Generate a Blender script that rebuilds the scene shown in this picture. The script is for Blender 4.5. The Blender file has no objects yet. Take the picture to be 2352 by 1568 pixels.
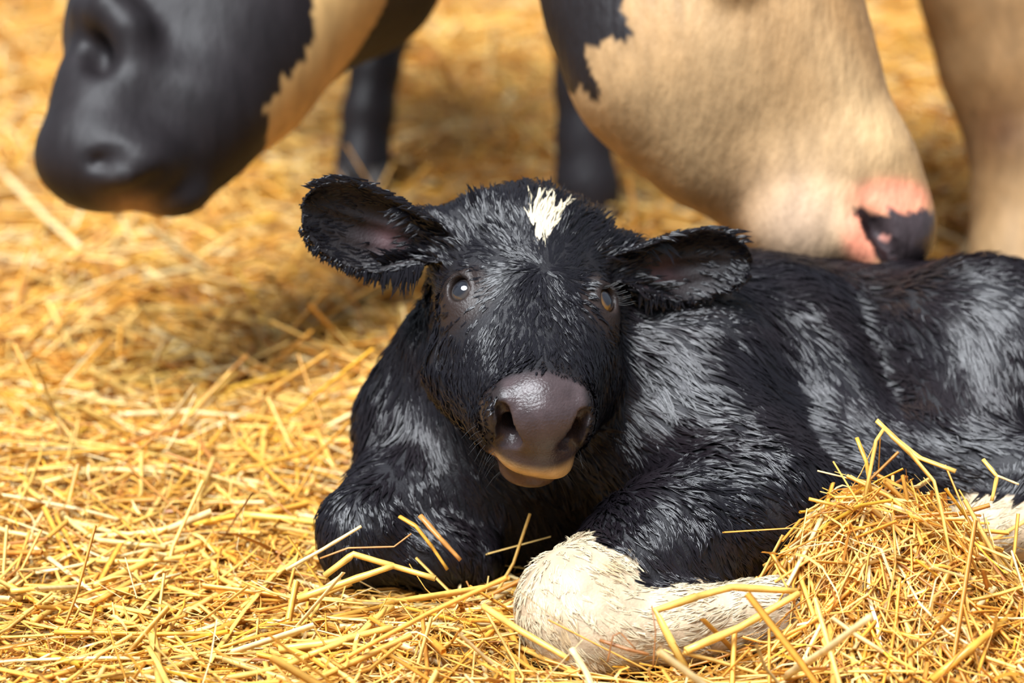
import bpy, math, random
import numpy as np
from mathutils import Vector, Matrix

random.seed(7)
rng = np.random.default_rng(7)
scene = bpy.context.scene
col = scene.collection
PI = math.pi

# ------------------------------------------------------------------ camera
W, H = 2352, 1568
FPX = 6533.0                       # 100 mm lens on a 36 mm sensor
TH = math.radians(16.1)            # looking down
CH = 0.961
CT, ST = math.cos(TH), math.sin(TH)
cam_d = bpy.data.cameras.new('camera')
cam = bpy.data.objects.new('camera', cam_d)
col.objects.link(cam)
cam.location = (0, 0, CH)
cam.rotation_euler = (PI / 2 - TH, 0, 0)
cam_d.sensor_width = 36
cam_d.lens = 100
cam_d.dof.use_dof = True
cam_d.dof.focus_distance = 2.53
cam_d.dof.aperture_fstop = 3.3
cam_d.clip_start = 0.05
scene.camera = cam

# ------------------------------------------------------------------ light
world = bpy.data.worlds.new('World')
scene.world = world
world.use_nodes = True
nt = world.node_tree
bg = nt.nodes['Background']
bg.inputs['Color'].default_value = (0.74, 0.86, 1.0, 1)
bg.inputs['Strength'].default_value = 0.32
sd = bpy.data.lights.new('sun', 'SUN')
sun = bpy.data.objects.new('sun', sd)
col.objects.link(sun)
sd.energy = 7.2
sd.angle = math.radians(38)
sd.color = (0.91, 0.955, 1.0)
sun.location = (-2, 1, 5)
sun.rotation_euler = Vector((0.28, 0.42, -1.0)).to_track_quat('-Z', 'Y').to_euler()
scene.view_settings.view_transform = 'Standard'
scene.view_settings.look = 'None'
scene.view_settings.gamma = 1.0
scene.view_settings.use_curve_mapping = False
scene.view_settings.exposure = 0.50
scene.cycles.max_bounces = 5
scene.cycles.use_adaptive_sampling = True
scene.cycles.adaptive_threshold = 0.12
scene.cycles.diffuse_bounces = 3
scene.cycles.glossy_bounces = 2
scene.cycles.transmission_bounces = 3


# ------------------------------------------------------------------ helpers
def P(px, py, zc):
    """world point seen at pixel (px, py) at a distance zc along the lens axis"""
    r = (px - W / 2) / FPX
    d = (py - H / 2) / FPX
    return np.array([zc * r, zc * (CT - d * ST), CH + zc * (-ST - d * CT)])


CX = np.array([1.0, 0, 0])             # image right
CD = np.array([0, -ST, -CT])           # image down
CW = np.array([0, -CT, ST])            # towards the viewer


def C3(u, v, w):
    return u * CX + v * CD + w * CW


def nrm(v):
    v = np.asarray(v, float)
    return v / max(1e-12, np.linalg.norm(v))


def nrows(v):
    return v / np.maximum(1e-9, np.linalg.norm(v, axis=-1, keepdims=True))


def smooth01(x, a, b):
    t = np.clip((x - a) / (b - a), 0, 1)
    return t * t * (3 - 2 * t)


_nk = rng.normal(size=(24, 3))
_np = rng.uniform(0, 6.28, 24)


def noise3(p, freq, seed=0):
    """cheap smooth noise in about -1..1"""
    o = np.zeros(len(p))
    for i in range(5):
        j = (seed * 5 + i) % 24
        o += np.sin(p @ (_nk[j] * freq) + _np[j] + seed * 1.7)
    return o / 3.0


def mesh_obj(name, verts, quads=None, tris=None, mat=None, parent=None, smooth=True, vcol=None):
    me = bpy.data.meshes.new(name)
    verts = np.asarray(verts, np.float32)
    nq = 0 if quads is None else len(quads)
    ntr = 0 if tris is None else len(tris)
    me.vertices.add(len(verts))
    me.vertices.foreach_set('co', verts.ravel())
    loops = []
    if nq: loops.append(np.asarray(quads, np.int32).ravel())
    if ntr: loops.append(np.asarray(tris, np.int32).ravel())
    loops = np.concatenate(loops)
    me.loops.add(len(loops))
    me.loops.foreach_set('vertex_index', loops)
    me.polygons.add(nq + ntr)
    st = np.concatenate([np.arange(nq) * 4, nq * 4 + np.arange(ntr) * 3]).astype(np.int32)
    me.polygons.foreach_set('loop_start', st)
    me.update(calc_edges=True)
    me.validate()
    if smooth:
        me.polygons.foreach_set('use_smooth', np.ones(len(me.polygons), bool))
    if vcol is not None:
        at = me.color_attributes.new('Col', 'FLOAT_COLOR', 'POINT')
        c4 = np.ones((len(verts), 4), np.float32)
        c4[:, :3] = vcol[:, :3]
        if vcol.shape[1] > 3: c4[:, 3] = vcol[:, 3]
        at.data.foreach_set('color', c4.ravel())
    if mat: me.materials.append(mat)
    o = bpy.data.objects.new(name, me)
    col.objects.link(o)
    if parent is not None: o.parent = parent
    return o


def empty(name, loc):
    o = bpy.data.objects.new(name, None)
    o.location = loc
    o.empty_display_size = 0.05
    col.objects.link(o)
    return o


def tag(o, label, cat=None, group=None, kind=None):
    o['label'] = label
    if cat: o['category'] = cat
    if group: o['group'] = group
    if kind: o['kind'] = kind


def adopt(child, root):
    """parent with the child's world coordinates kept"""
    child.parent = root
    child.matrix_parent_inverse = Matrix.Translation(root.location).inverted()


# ------------------------------------------------------------------ implicit surfaces
class Field:
    def __init__(self, xs, ys, zs):
        self.ax = [np.asarray(a, np.float32) for a in (xs, ys, zs)]
        self.D = np.full([len(a) for a in self.ax], 0.08, np.float32)

    def _sub(self, lo, hi):
        sl, g = [], []
        for i, a in enumerate(self.ax):
            i0 = max(0, int(np.searchsorted(a, lo[i])) - 1)
            i1 = min(len(a), int(np.searchsorted(a, hi[i])) + 1)
            if i1 <= i0: return None, None
            sl.append(slice(i0, i1))
            shp = [1, 1, 1]; shp[i] = -1
            g.append(a[i0:i1].reshape(shp))
        return tuple(sl), g

    def _mix(self, sl, d, k, op):
        D = self.D[sl]
        if op == 'add':
            h = np.clip(0.5 + 0.5 * (D - d) / k, 0, 1)
            self.D[sl] = D * (1 - h) + d * h - k * h * (1 - h)
        else:
            h = np.clip(0.5 - 0.5 * (D + d) / k, 0, 1)
            self.D[sl] = D * (1 - h) - d * h + k * h * (1 - h)

    def cone(self, a, b, r1, r2, k=0.02, op='add', m=0.035):
        a = np.asarray(a, float); b = np.asarray(b, float)
        R = max(r1, r2) + m + k
        sl, g = self._sub(np.minimum(a, b) - R, np.maximum(a, b) + R)
        if sl is None: return
        ba = b - a
        L2 = float(ba @ ba) + 1e-12
        x, y, z = g[0] - a[0], g[1] - a[1], g[2] - a[2]
        t = np.clip((x * ba[0] + y * ba[1] + z * ba[2]) / L2, 0, 1).astype(np.float32)
        d = np.sqrt((x - t * ba[0]) ** 2 + (y - t * ba[1]) ** 2 + (z - t * ba[2]) ** 2) - (r1 + (r2 - r1) * t)
        self._mix(sl, d.astype(np.float32), k, op)

    def chain(self, pts, k=0.02, op='add'):
        for (a, ra), (b, rb) in zip(pts[:-1], pts[1:]):
            self.cone(a, b, ra, rb, k, op)

    def ell(self, c, r, R=None, k=0.02, op='add', m=0.035):
        """ellipsoid; R rows are its axes"""
        c = np.asarray(c, float); r = np.asarray(r, float)
        R = np.eye(3) if R is None else np.asarray(R, float)
        e = np.sqrt(((R * r[:, None]) ** 2).sum(0)) + m + k
        sl, g = self._sub(c - e, c + e)
        if sl is None: return
        x, y, z = g[0] - c[0], g[1] - c[1], g[2] - c[2]
        k0 = 0; k1 = 0
        for i in range(3):
            q = (x * R[i, 0] + y * R[i, 1] + z * R[i, 2]).astype(np.float32)
            k0 = k0 + (q / r[i]) ** 2
            k1 = k1 + (q / r[i] ** 2) ** 2
        k0 = np.sqrt(k0); k1 = np.sqrt(k1) + 1e-6
        self._mix(sl, (k0 * (k0 - 1) / k1).astype(np.float32), k, op)

    def ear(self, org, e1, e2, e3, L, prof, cup, th, k=0.012):
        """cupped leaf: e1 base to tip, e2 across, e3 hollow side; prof(l) -> (lo, hi) edges across"""
        org = np.asarray(org, float)
        R = L + 0.03
        c = org + e1 * L * 0.5
        sl, g = self._sub(c - R * 0.75, c + R * 0.75)
        x, y, z = g[0] - org[0], g[1] - org[1], g[2] - org[2]
        l = (x * e1[0] + y * e1[1] + z * e1[2]) / L
        v = x * e2[0] + y * e2[1] + z * e2[2]
        w = x * e3[0] + y * e3[1] + z * e3[2]
        lo, hi = prof(l)
        mid = (lo + hi) / 2; hw = (hi - lo) / 2
        w0 = cup(l, (v - mid) / np.maximum(hw, 0.004))
        out = np.maximum(np.maximum(l - 1, -l) * L, 0)
        dv = np.abs(v - mid) - hw
        dv = np.where(out > 0, np.maximum(dv, 0) + out, dv)
        dw = np.abs(w - w0) - th
        d = np.sqrt(np.maximum(dv, 0) ** 2 + np.maximum(dw, 0) ** 2) + np.minimum(np.maximum(dv, dw), 0)
        self._mix(sl, (d * 0.8).astype(np.float32), k, 'add')

    def sample(self, p):
        """trilinear value at the rows of p"""
        idx, fr = [], []
        for i, a in enumerate(self.ax):
            j = np.clip(np.searchsorted(a, p[:, i]) - 1, 0, len(a) - 2)
            idx.append(j)
            fr.append(np.clip((p[:, i] - a[j]) / (a[j + 1] - a[j]), 0, 1))
        o = 0
        for dx in (0, 1):
            for dy in (0, 1):
                for dz in (0, 1):
                    w = (fr[0] if dx else 1 - fr[0]) * (fr[1] if dy else 1 - fr[1]) * (fr[2] if dz else 1 - fr[2])
                    o = o + w * self.D[idx[0] + dx, idx[1] + dy, idx[2] + dz]
        inb = np.ones(len(p), bool)
        for i, a in enumerate(self.ax):
            inb &= (p[:, i] > a[0]) & (p[:, i] < a[-1])
        return np.where(inb, o, 0.08)

    def grad(self, p, h=0.003):
        g = np.zeros_like(p)
        for i in range(3):
            e = np.zeros(3); e[i] = h
            g[:, i] = self.sample(p + e) - self.sample(p - e)
        return nrows(g)

    def mesh(self, relax=1):
        D = self.D
        S = D < 0
        nx, ny, nz = D.shape
        c = np.zeros((nx - 1, ny - 1, nz - 1), np.int8)
        for dx in (0, 1):
            for dy in (0, 1):
                for dz in (0, 1):
                    c += S[dx:nx - 1 + dx, dy:ny - 1 + dy, dz:nz - 1 + dz]
        idx = np.argwhere((c > 0) & (c < 8))
        N = len(idx)
        cs = [(i, j, k) for i in (0, 1) for j in (0, 1) for k in (0, 1)]
        val = np.stack([D[idx[:, 0] + a, idx[:, 1] + b, idx[:, 2] + d] for a, b, d in cs], 1)
        crd = np.stack([np.stack([self.ax[0][idx[:, 0] + a], self.ax[1][idx[:, 1] + b], self.ax[2][idx[:, 2] + d]], 1) for a, b, d in cs], 1)
        acc = np.zeros((N, 3)); cnt = np.zeros((N, 1))
        for i in range(8):
            for j in range(i + 1, 8):
                if sum(abs(cs[i][q] - cs[j][q]) for q in range(3)) != 1: continue
                m = (val[:, i] < 0) != (val[:, j] < 0)
                t = (val[:, i] / np.where(m, val[:, i] - val[:, j], 1))[:, None]
                acc += np.where(m[:, None], crd[:, i] + t * (crd[:, j] - crd[:, i]), 0)
                cnt += m[:, None]
        V = acc / cnt
        vid = np.full((nx - 1, ny - 1, nz - 1), -1, np.int32)
        vid[idx[:, 0], idx[:, 1], idx[:, 2]] = np.arange(N)
        F = []
        for axis in range(3):
            o1, o2 = (axis + 1) % 3, (axis + 2) % 3
            s0 = [slice(1, -1)] * 3; s1 = [slice(1, -1)] * 3
            s0[axis] = slice(0, -1); s1[axis] = slice(1, None)
            A, B = S[tuple(s0)], S[tuple(s1)]
            e = np.argwhere(A != B)
            fwd = A[e[:, 0], e[:, 1], e[:, 2]]
            e = e + 1; e[:, axis] -= 1
            def at(d1, d2):
                q = e.copy(); q[:, o1] += d1; q[:, o2] += d2
                return vid[q[:, 0], q[:, 1], q[:, 2]]
            Q = np.stack([at(-1, -1), at(0, -1), at(0, 0), at(-1, 0)], 1)
            F.append(np.where(fwd[:, None], Q, Q[:, ::-1]))
        F = np.concatenate(F)
        ea = np.concatenate([F[:, 0], F[:, 1], F[:, 2], F[:, 3]])
        eb = np.concatenate([F[:, 1], F[:, 2], F[:, 3], F[:, 0]])
        for _ in range(relax):
            s = np.zeros_like(V); n = np.bincount(ea, minlength=N)[:, None]
            for q in range(3): s[:, q] = np.bincount(ea, V[eb, q], N)
            V = V * 0.45 + (s / np.maximum(n, 1)) * 0.55
        return V, F


def axis_steps(segs):
    """[(lo, hi, step), ...] joined to one axis"""
    out = [segs[0][0]]
    for lo, hi, st in segs:
        n = max(1, int(round((hi - lo) / st)))
        out += list(np.linspace(lo, hi, n + 1)[1:])
    return np.array(out)


# ------------------------------------------------------------------ materials
def new_mat(name):
    m = bpy.data.materials.new(name)
    m.use_nodes = True
    n = m.node_tree.nodes
    return m, m.node_tree, n['Principled BSDF']


def attr_mat(name, rough=0.5, spec=0.5, noise=None, bump=None, coat=0.0, sss=0.0, rough_attr=False, stretch=None, turn=None):
    """colour from the 'Col' attribute times a little procedural noise, fine bump"""
    m, t, b = new_mat(name)
    a = t.nodes.new('ShaderNodeAttribute'); a.attribute_name = 'Col'
    src = a.outputs['Color']
    tc = t.nodes.new('ShaderNodeTexCoord')
    mp = t.nodes.new('ShaderNodeMapping')
    t.links.new(tc.outputs['Object'], mp.inputs['Vector'])
    if stretch: mp.inputs['Scale'].default_value = stretch
    if turn: mp.inputs['Rotation'].default_value = turn
    if noise:
        sc, lo, hi = noise
        nz = t.nodes.new('ShaderNodeTexNoise'); nz.inputs['Scale'].default_value = sc; nz.inputs['Detail'].default_value = 6
        t.links.new(mp.outputs['Vector'], nz.inputs['Vector'])
        mr = t.nodes.new('ShaderNodeMapRange'); mr.inputs['From Min'].default_value = 0.3; mr.inputs['From Max'].default_value = 0.7
        mr.inputs['To Min'].default_value = lo; mr.inputs['To Max'].default_value = hi
        t.links.new(nz.outputs['Fac'], mr.inputs['Value'])
        mx = t.nodes.new('ShaderNodeVectorMath'); mx.operation = 'SCALE'
        t.links.new(src, mx.inputs[0]); t.links.new(mr.outputs['Result'], mx.inputs['Scale'])
        src = mx.outputs['Vector']
    t.links.new(src, b.inputs['Base Color'])
    if bump:
        sc, st, dist = bump
        nz = t.nodes.new('ShaderNodeTexNoise'); nz.inputs['Scale'].default_value = sc; nz.inputs['Detail'].default_value = 4
        t.links.new(mp.outputs['Vector'], nz.inputs['Vector'])
        bp = t.nodes.new('ShaderNodeBump'); bp.inputs['Strength'].default_value = st; bp.inputs['Distance'].default_value = dist
        t.links.new(nz.outputs['Fac'], bp.inputs['Height'])
        t.links.new(bp.outputs['Normal'], b.inputs['Normal'])
    if rough_attr:
        t.links.new(a.outputs['Alpha'], b.inputs['Roughness'])
    else:
        b.inputs['Roughness'].default_value = rough
    b.inputs['Specular IOR Level'].default_value = spec
    b.inputs['Coat Weight'].default_value = coat
    b.inputs['Coat Roughness'].default_value = 0.15
    return m


MAT_SKIN = attr_mat('wet_calf_skin', spec=0.34, noise=(60, 0.75, 1.25), bump=(420, 0.35, 0.002), rough_attr=True)
MAT_FUR = attr_mat('wet_calf_fur', rough=0.23, spec=0.35)
MAT_COW = attr_mat('cow_coat', rough=0.55, spec=0.3, noise=(40, 0.80, 1.16), bump=(80, 0.5, 0.005), rough_attr=True, stretch=(1.6, 1.0, 0.55), turn=(0, 0.5, 0))
MAT_COWD = attr_mat('black_cow_coat', spec=0.2, noise=(34, 0.8, 1.2), bump=(40, 0.2, 0.006), rough_attr=True, stretch=(1.6, 1.0, 0.55))
MAT_HAIR, _t, _b = new_mat('dark_hair')
_b.inputs['Base Color'].default_value = (0.012, 0.010, 0.010, 1); _b.inputs['Roughness'].default_value = 0.35


def straw_material():
    m, t, b = new_mat('dry_straw')
    a = t.nodes.new('ShaderNodeAttribute'); a.attribute_name = 'Col'
    tc = t.nodes.new('ShaderNodeTexCoord')
    nz = t.nodes.new('ShaderNodeTexNoise'); nz.inputs['Scale'].default_value = 90; nz.inputs['Detail'].default_value = 3
    t.links.new(tc.outputs['Object'], nz.inputs['Vector'])
    mr = t.nodes.new('ShaderNodeMapRange'); mr.inputs['From Min'].default_value = 0.3; mr.inputs['From Max'].default_value = 0.7
    mr.inputs['To Min'].default_value = 0.8; mr.inputs['To Max'].default_value = 1.15
    t.links.new(nz.outputs['Fac'], mr.inputs['Value'])
    mx = t.nodes.new('ShaderNodeVectorMath'); mx.operation = 'SCALE'
    t.links.new(a.outputs['Color'], mx.inputs[0]); t.links.new(mr.outputs['Result'], mx.inputs['Scale'])
    t.links.new(mx.outputs['Vector'], b.inputs['Base Color'])
    b.inputs['Roughness'].default_value = 0.38
    b.inputs['Specular IOR Level'].default_value = 0.55
    tr = t.nodes.new('ShaderNodeBsdfTranslucent')
    t.links.new(mx.outputs['Vector'], tr.inputs['Color'])
    ms = t.nodes.new('ShaderNodeMixShader'); ms.inputs['Fac'].default_value = 0.22
    out = t.nodes['Material Output']
    t.links.new(b.outputs['BSDF'], ms.inputs[1]); t.links.new(tr.outputs['BSDF'], ms.inputs[2])
    t.links.new(ms.outputs['Shader'], out.inputs['Surface'])
    return m


MAT_STRAW = straw_material()


def floor_material():
    m, t, b = new_mat('trodden_straw_floor')
    tc = t.nodes.new('ShaderNodeTexCoord')
    nz = t.nodes.new('ShaderNodeTexNoise'); nz.inputs['Scale'].default_value = 45; nz.inputs['Detail'].default_value = 8
    mp = t.nodes.new('ShaderNodeMapping'); mp.inputs['Scale'].default_value = (1, 3, 1)
    t.links.new(tc.outputs['Object'], mp.inputs['Vector']); t.links.new(mp.outputs['Vector'], nz.inputs['Vector'])
    cr = t.nodes.new('ShaderNodeValToRGB')
    cr.color_ramp.elements[0].position = 0.3; cr.color_ramp.elements[0].color = (0.20, 0.085, 0.02, 1)
    cr.color_ramp.elements[1].position = 0.7; cr.color_ramp.elements[1].color = (0.62, 0.34, 0.09, 1)
    t.links.new(nz.outputs['Fac'], cr.inputs['Fac']); t.links.new(cr.outputs['Color'], b.inputs['Base Color'])
    bp = t.nodes.new('ShaderNodeBump'); bp.inputs['Distance'].default_value = 0.02
    t.links.new(nz.outputs['Fac'], bp.inputs['Height']); t.links.new(bp.outputs['Normal'], b.inputs['Normal'])
    b.inputs['Roughness'].default_value = 0.7
    return m


# ------------------------------------------------------------------ ground
def ground_h(x, y):
    """height of the straw surface"""
    p = np.stack([x, y, 0 * x], 1)
    h = 0.010 * noise3(p, 7, 1) + 0.006 * noise3(p, 17, 2)
    def g(cx, cy, sx, sy, a): return a * np.exp(-((x - cx) / sx) ** 2 - ((y - cy) / sy) ** 2)
    h = h + g(0.365, 2.405, 0.085, 0.095, 0.088) + g(0.275, 2.395, 0.060, 0.085, 0.062) + g(0.50, 2.30, 0.14, 0.08, 0.022) + g(0.26, 2.32, 0.10, 0.08, 0.015)
    h = h + g(-0.42, 2.75, 0.25, 0.2, 0.02)
    h = h + g(-0.02, 2.36, 0.14, 0.07, 0.012)
    return h


gx = np.linspace(-3.4, 3.4, 137); gy = np.linspace(1.0, 10, 181)
GX, GY = np.meshgrid(gx, gy, indexing='ij')
gz = ground_h(GX.ravel(), GY.ravel()) - 0.045
gi = np.arange(137 * 181).reshape(137, 181)
gq = np.stack([gi[:-1, :-1], gi[1:, :-1], gi[1:, 1:], gi[:-1, 1:]], -1).reshape(-1, 4)
fl = mesh_obj('floor', np.stack([GX.ravel(), GY.ravel(), gz], 1), quads=gq, mat=floor_material())
tag(fl, 'golden straw covered barn floor', kind='structure')

# ------------------------------------------------------------------ CALF body
EYE_MID = P(1232, 636, 2.585)
phi = math.radians(46)
Lh = np.array([1.0, 0, 0]); Bh = np.array([0, math.cos(phi), math.sin(phi)]); Ch = np.array([0, -math.sin(phi), math.cos(phi)])
def rot_yaw(v, a):      # about image vertical, towards image right
    c, s = math.cos(a), math.sin(a)
    return np.array([v[0] * c + v[2] * s, v[1], -v[0] * s + v[2] * c])
def rot_roll(v, a):     # in the image plane, right side down
    c, s = math.cos(a), math.sin(a)
    return np.array([v[0] * c - v[1] * s, v[0] * s + v[1] * c, v[2]])
HA, HB, HC = [C3(*rot_roll(rot_yaw(v, math.radians(8)), math.radians(4))) for v in (Lh, Bh, Ch)]
HR = np.stack([HA, HB, HC])
def bmap(b):
    return b if b < 0.04 else 0.04 + (b - 0.04) * 0.70
def Hd(a, b, c):
    """head frame: a across (image right), b down the face, c out of the face"""
    return EYE_MID + a * 0.94 * HA + bmap(b) * HB + c * HC
def unmap(b):
    return np.where(b < 0.04, b, 0.04 + (b - 0.04) / 0.70)

CF = Field(axis_steps([(-0.30, -0.215, 0.006), (-0.215, 0.225, 0.0024), (0.225, 0.82, 0.007)]),
           axis_steps([(2.10, 2.27, 0.005), (2.27, 2.68, 0.0026), (2.68, 3.14, 0.007)]),
           axis_steps([(-0.07, 0.10, 0.006), (0.10, 0.42, 0.0025)]))
# trunk
CF.chain([(P(1180, 960, 2.80), 0.115), (P(1500, 930, 2.86), 0.125), (P(1850, 940, 2.92), 0.122), (P(2200, 940, 2.97), 0.127), (P(2480, 980, 2.98), 0.12)], k=0.06)
# shoulder mass, withers, haunch
CF.ell(P(1560, 960, 2.78), (0.13, 0.11, 0.14), k=0.05)
CF.ell(P(1680, 740, 2.86), (0.10, 0.08, 0.065), k=0.05)
CF.ell(P(1980, 735, 2.93), (0.14, 0.08, 0.050), k=0.05)
CF.cone(P(1800, 760, 2.84), P(1960, 1120, 2.72), 0.055, 0.07, k=0.04)
CF.ell(P(2250, 850, 2.86), (0.125, 0.10, 0.115), k=0.03)
CF.cone(P(2280, 880, 2.83), P(2160, 1080, 2.74), 0.09, 0.055, k=0.04)
CF.cone(P(2160, 1080, 2.74), P(2480, 1120, 2.68), 0.05, 0.04, k=0.03)
# hind foot lying forward, white
HIND_A, HIND_B = P(2520, 1190, 2.70), P(2275, 1215, 2.675)
CF.cone(HIND_A, HIND_B, 0.046, 0.034, k=0.015)
# chest and neck
CF.ell(P(1110, 1090, 2.78), (0.115, 0.09, 0.12), k=0.05)
CF.cone(P(1250, 930, 2.80), P(1225, 760, 2.70), 0.125, 0.085, k=0.05)
CF.cone(P(1005, 960, 2.79), P(1045, 800, 2.74), 0.062, 0.05, k=0.04)
CF.cone(P(985, 980, 2.78), P(1010, 1150, 2.74), 0.060, 0.068, k=0.04)
# right-hand foreleg of the picture: upper arm, forearm, knee, folded cannon
FA_A, FA_B = P(1700, 1185, 2.64), P(1340, 1385, 2.525)
CF.cone(P(1560, 1010, 2.73), P(1740, 1170, 2.65), 0.10, 0.07, k=0.04)
CF.chain([(FA_A, 0.072), (P(1520, 1270, 2.58), 0.060), (FA_B, 0.050)], k=0.03)
CF.ell(P(1312, 1405, 2.505), (0.046, 0.045, 0.050), k=0.03)
CN_A, CN_B = P(1360, 1450, 2.49), P(1770, 1410, 2.52)
CF.chain([(CN_A, 0.041), (P(1560, 1440, 2.50), 0.029), (CN_B, 0.034)], k=0.02)
# left-hand foreleg of the picture: folded
CF.chain([(P(1020, 1150, 2.76), 0.065), (P(910, 1185, 2.70), 0.050), (P(838, 1210, 2.655), 0.042)], k=0.03)
CF.ell(P(815, 1245, 2.65), (0.030, 0.035, 0.040), k=0.02)
CF.chain([(P(825, 1270, 2.65), 0.028), (P(1000, 1275, 2.66), 0.028), (P(1080, 1290, 2.68), 0.03)], k=0.02)

# head
CF.ell(Hd(0, -0.066, -0.072), (0.081, 0.092, 0.080), HR, k=0.03)
CF.ell(Hd(0.004, -0.098, -0.042), (0.056, 0.046, 0.043), HR, k=0.03)
CF.ell(Hd(0, -0.005, -0.045), (0.073, 0.066, 0.043), HR, k=0.03)
CF.ell(Hd(0.054, -0.094, -0.060), (0.030, 0.036, 0.040), HR, k=0.025)
for s in (-1, 1):
    CF.ell(Hd(s * 0.042, -0.086, -0.056), (0.040, 0.040, 0.042), HR, k=0.025)
    CF.ell(Hd(s * 0.064, 0.004, -0.040), (0.021, 0.028, 0.025), HR, k=0.022)
    CF.cone(Hd(s * 0.046, 0.030, -0.095), Hd(s * 0.024, 0.145, -0.078), 0.047, 0.030, k=0.03)
    CF.cone(Hd(s * 0.033, 0.06, -0.05), Hd(s * 0.022, 0.150, -0.040), 0.032, 0.025, k=0.03)
CF.cone(Hd(0, 0.01, -0.050), Hd(0, 0.155, -0.034), 0.048, 0.030, k=0.03)
CF.ell(Hd(0, 0.180, -0.046), (0.043, 0.030, 0.044), HR, k=0.02)
for s in (-1, 1):
    CF.ell(Hd(s * 0.036, 0.183, -0.036), (0.015, 0.022, 0.028), HR, k=0.010)
CF.ell(Hd(0, 0.204, -0.036), (0.026, 0.016, 0.026), HR, k=0.012)      # nose pad
CF.ell(Hd(0, 0.198, -0.074), (0.032, 0.022, 0.018), HR, k=0.010)      # upper lip
CF.ell(Hd(0.020, 0.198, -0.083), (0.018, 0.017, 0.014), HR, k=0.008)
CF.cone(Hd(0, 0.08, -0.125), Hd(0.002, 0.172, -0.104), 0.034, 0.020, k=0.02)
CF.ell(Hd(0.0, 0.188, -0.103), (0.026, 0.019, 0.011), HR, k=0.008)   # lower lip
EYE_A, EYE_B, EYE_C = 0.0695, 0.004, -0.021
for s in (-1, 1):
    # eyelid rims, then the opening
    ex = Hd(s * EYE_A, EYE_B, EYE_C)
    en = nrm(s * 0.72 * HA + 0.10 * HB + 0.68 * HC)
    et = nrm(HB - (HB @ en) * en); el = np.cross(et, en)
    for q in range(14):
        a0, a1 = q / 14 * 2 * PI, (q + 1) / 14 * 2 * PI
        f = lambda a: ex + el * 0.0118 * math.cos(a) + et * 0.0138 * math.sin(a) + en * (0.0005 - 0.002 * math.sin(a))
        rr = 0.0028 - 0.0007 * math.sin(a0)
        CF.cone(f(a0), f(a1), rr, rr, k=0.006)
    CF.cone(ex + el * -0.012 - et * 0.014 + en * .001, ex + el * 0.012 - et * 0.014 + en * .001, 0.0048, 0.0048, k=0.008)
    CF.ell(ex + en * 0.002, (0.0102, 0.0128, 0.016), np.stack([el, et, en]), k=0.003, op='sub')
    # nostrils
    CF.cone(Hd(s * 0.038, 0.200, -0.020), Hd(s * 0.026, 0.212, -0.044), 0.0060, 0.0095, k=0.005, op='sub')
    CF.cone(Hd(s * 0.026, 0.212, -0.044), Hd(s * 0.037, 0.206, -0.058), 0.009, 0.004, k=0.005, op='sub')
    CF.cone(Hd(s * 0.031, 0.206, -0.036), Hd(s * 0.016, 0.150, -0.042), 0.0095, 0.008, k=0.004, op='sub')
    CF.cone(Hd(s * 0.028, 0.210, -0.042), Hd(s * 0.018, 0.175, -0.045), 0.010, 0.006, k=0.004, op='sub')

# ears
def ear_frame(base, tip, up, face):
    e1 = tip - base; L = np.linalg.norm(e1); e1 = e1 / L
    e3 = nrm(face - (face @ e1) * e1)
    e2 = np.cross(e3, e1)
    if e2 @ up < 0: e2 = -e2
    return base, e1, e2, e3, L
EAR_L = ear_frame(P(1010, 535, 2.66), P(690, 482, 2.63), -CD, C3(0.15, 0.25, 1))
EAR_R = ear_frame(P(1415, 590, 2.68), P(1724, 594, 2.70), -CD, C3(-0.05, 0.22, 1.0))
def prof_l(l):
    lc = np.clip(l, 0, 1)
    hi = 0.008 + 0.034 * np.sin(np.clip(lc * 1.02 + 0.02, 0, 1) * PI * 0.5) ** 0.9 * np.sqrt(np.clip(1 - (lc / 1.0) ** 5, 0, 1))
    lo = -(0.014 + 0.036 * np.sin(np.clip(lc * 1.25 + .1, 0, 1.0) * PI * 0.55) * 1.0) * np.sqrt(np.clip(1 - lc ** 3.2, 0, 1))
    return lo, hi
def prof_r(l):
    lc = np.clip(l, 0, 1)
    hi = 0.010 + 0.023 * np.sin(np.clip(lc, 0, 1) * PI * 0.6) * np.sqrt(np.clip(1 - lc ** 6, 0, 1))
    hi = hi * np.sqrt(np.clip(1 - lc ** 8, 0, 1))
    lo = -(0.014 + 0.029 * np.sin(np.clip(lc * 1.25 + .1, 0, 1.0) * PI * 0.55)) * np.sqrt(np.clip(1 - lc ** 3.5, 0, 1))
    return lo, hi
def cup(l, v):
    lc = np.clip(l, 0, 1)
    vv = np.clip(v, -1.3, 1.3)
    ridge = 0.0035 * np.exp(-((vv - 0.15) / 0.12) ** 2) + 0.0025 * np.exp(-((vv + 0.35) / 0.12) ** 2)
    return (0.020 * (1 - lc) + 0.009) * (vv ** 2) - 0.010 * np.sin(np.clip(lc, 0, 1) * PI) + ridge * np.sin(lc * PI) + 0.006 * np.maximum(vv - .5, 0)
CF.ear(*EAR_L, prof_l, cup, 0.0034)
CF.ear(*EAR_R, prof_r, cup, 0.0034)
for (b, e1, e2, e3, L) in (EAR_L, EAR_R):
    CF.cone(b - e1 * 0.02 - e3 * .01, b + e1 * 0.030 - e3 * 0.012, 0.026, 0.014, k=0.02)

CV, CQ = CF.mesh(relax=1)

def head_abc(p):
    q = (p - EYE_MID) @ HR.T
    return np.stack([q[:, 0] / 0.94, unmap(q[:, 1]), q[:, 2]], 1)
def ear_uvw(p, E):
    b, e1, e2, e3, L = E
    q = p - b
    return (q @ e1) / L, q @ e2, q @ e3
def seg_t(p, a, b):
    ba = b - a
    t = np.clip(((p - a) @ ba) / (ba @ ba), 0, 1)
    return t, np.linalg.norm(p - a - t[:, None] * ba, axis=1)

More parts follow.
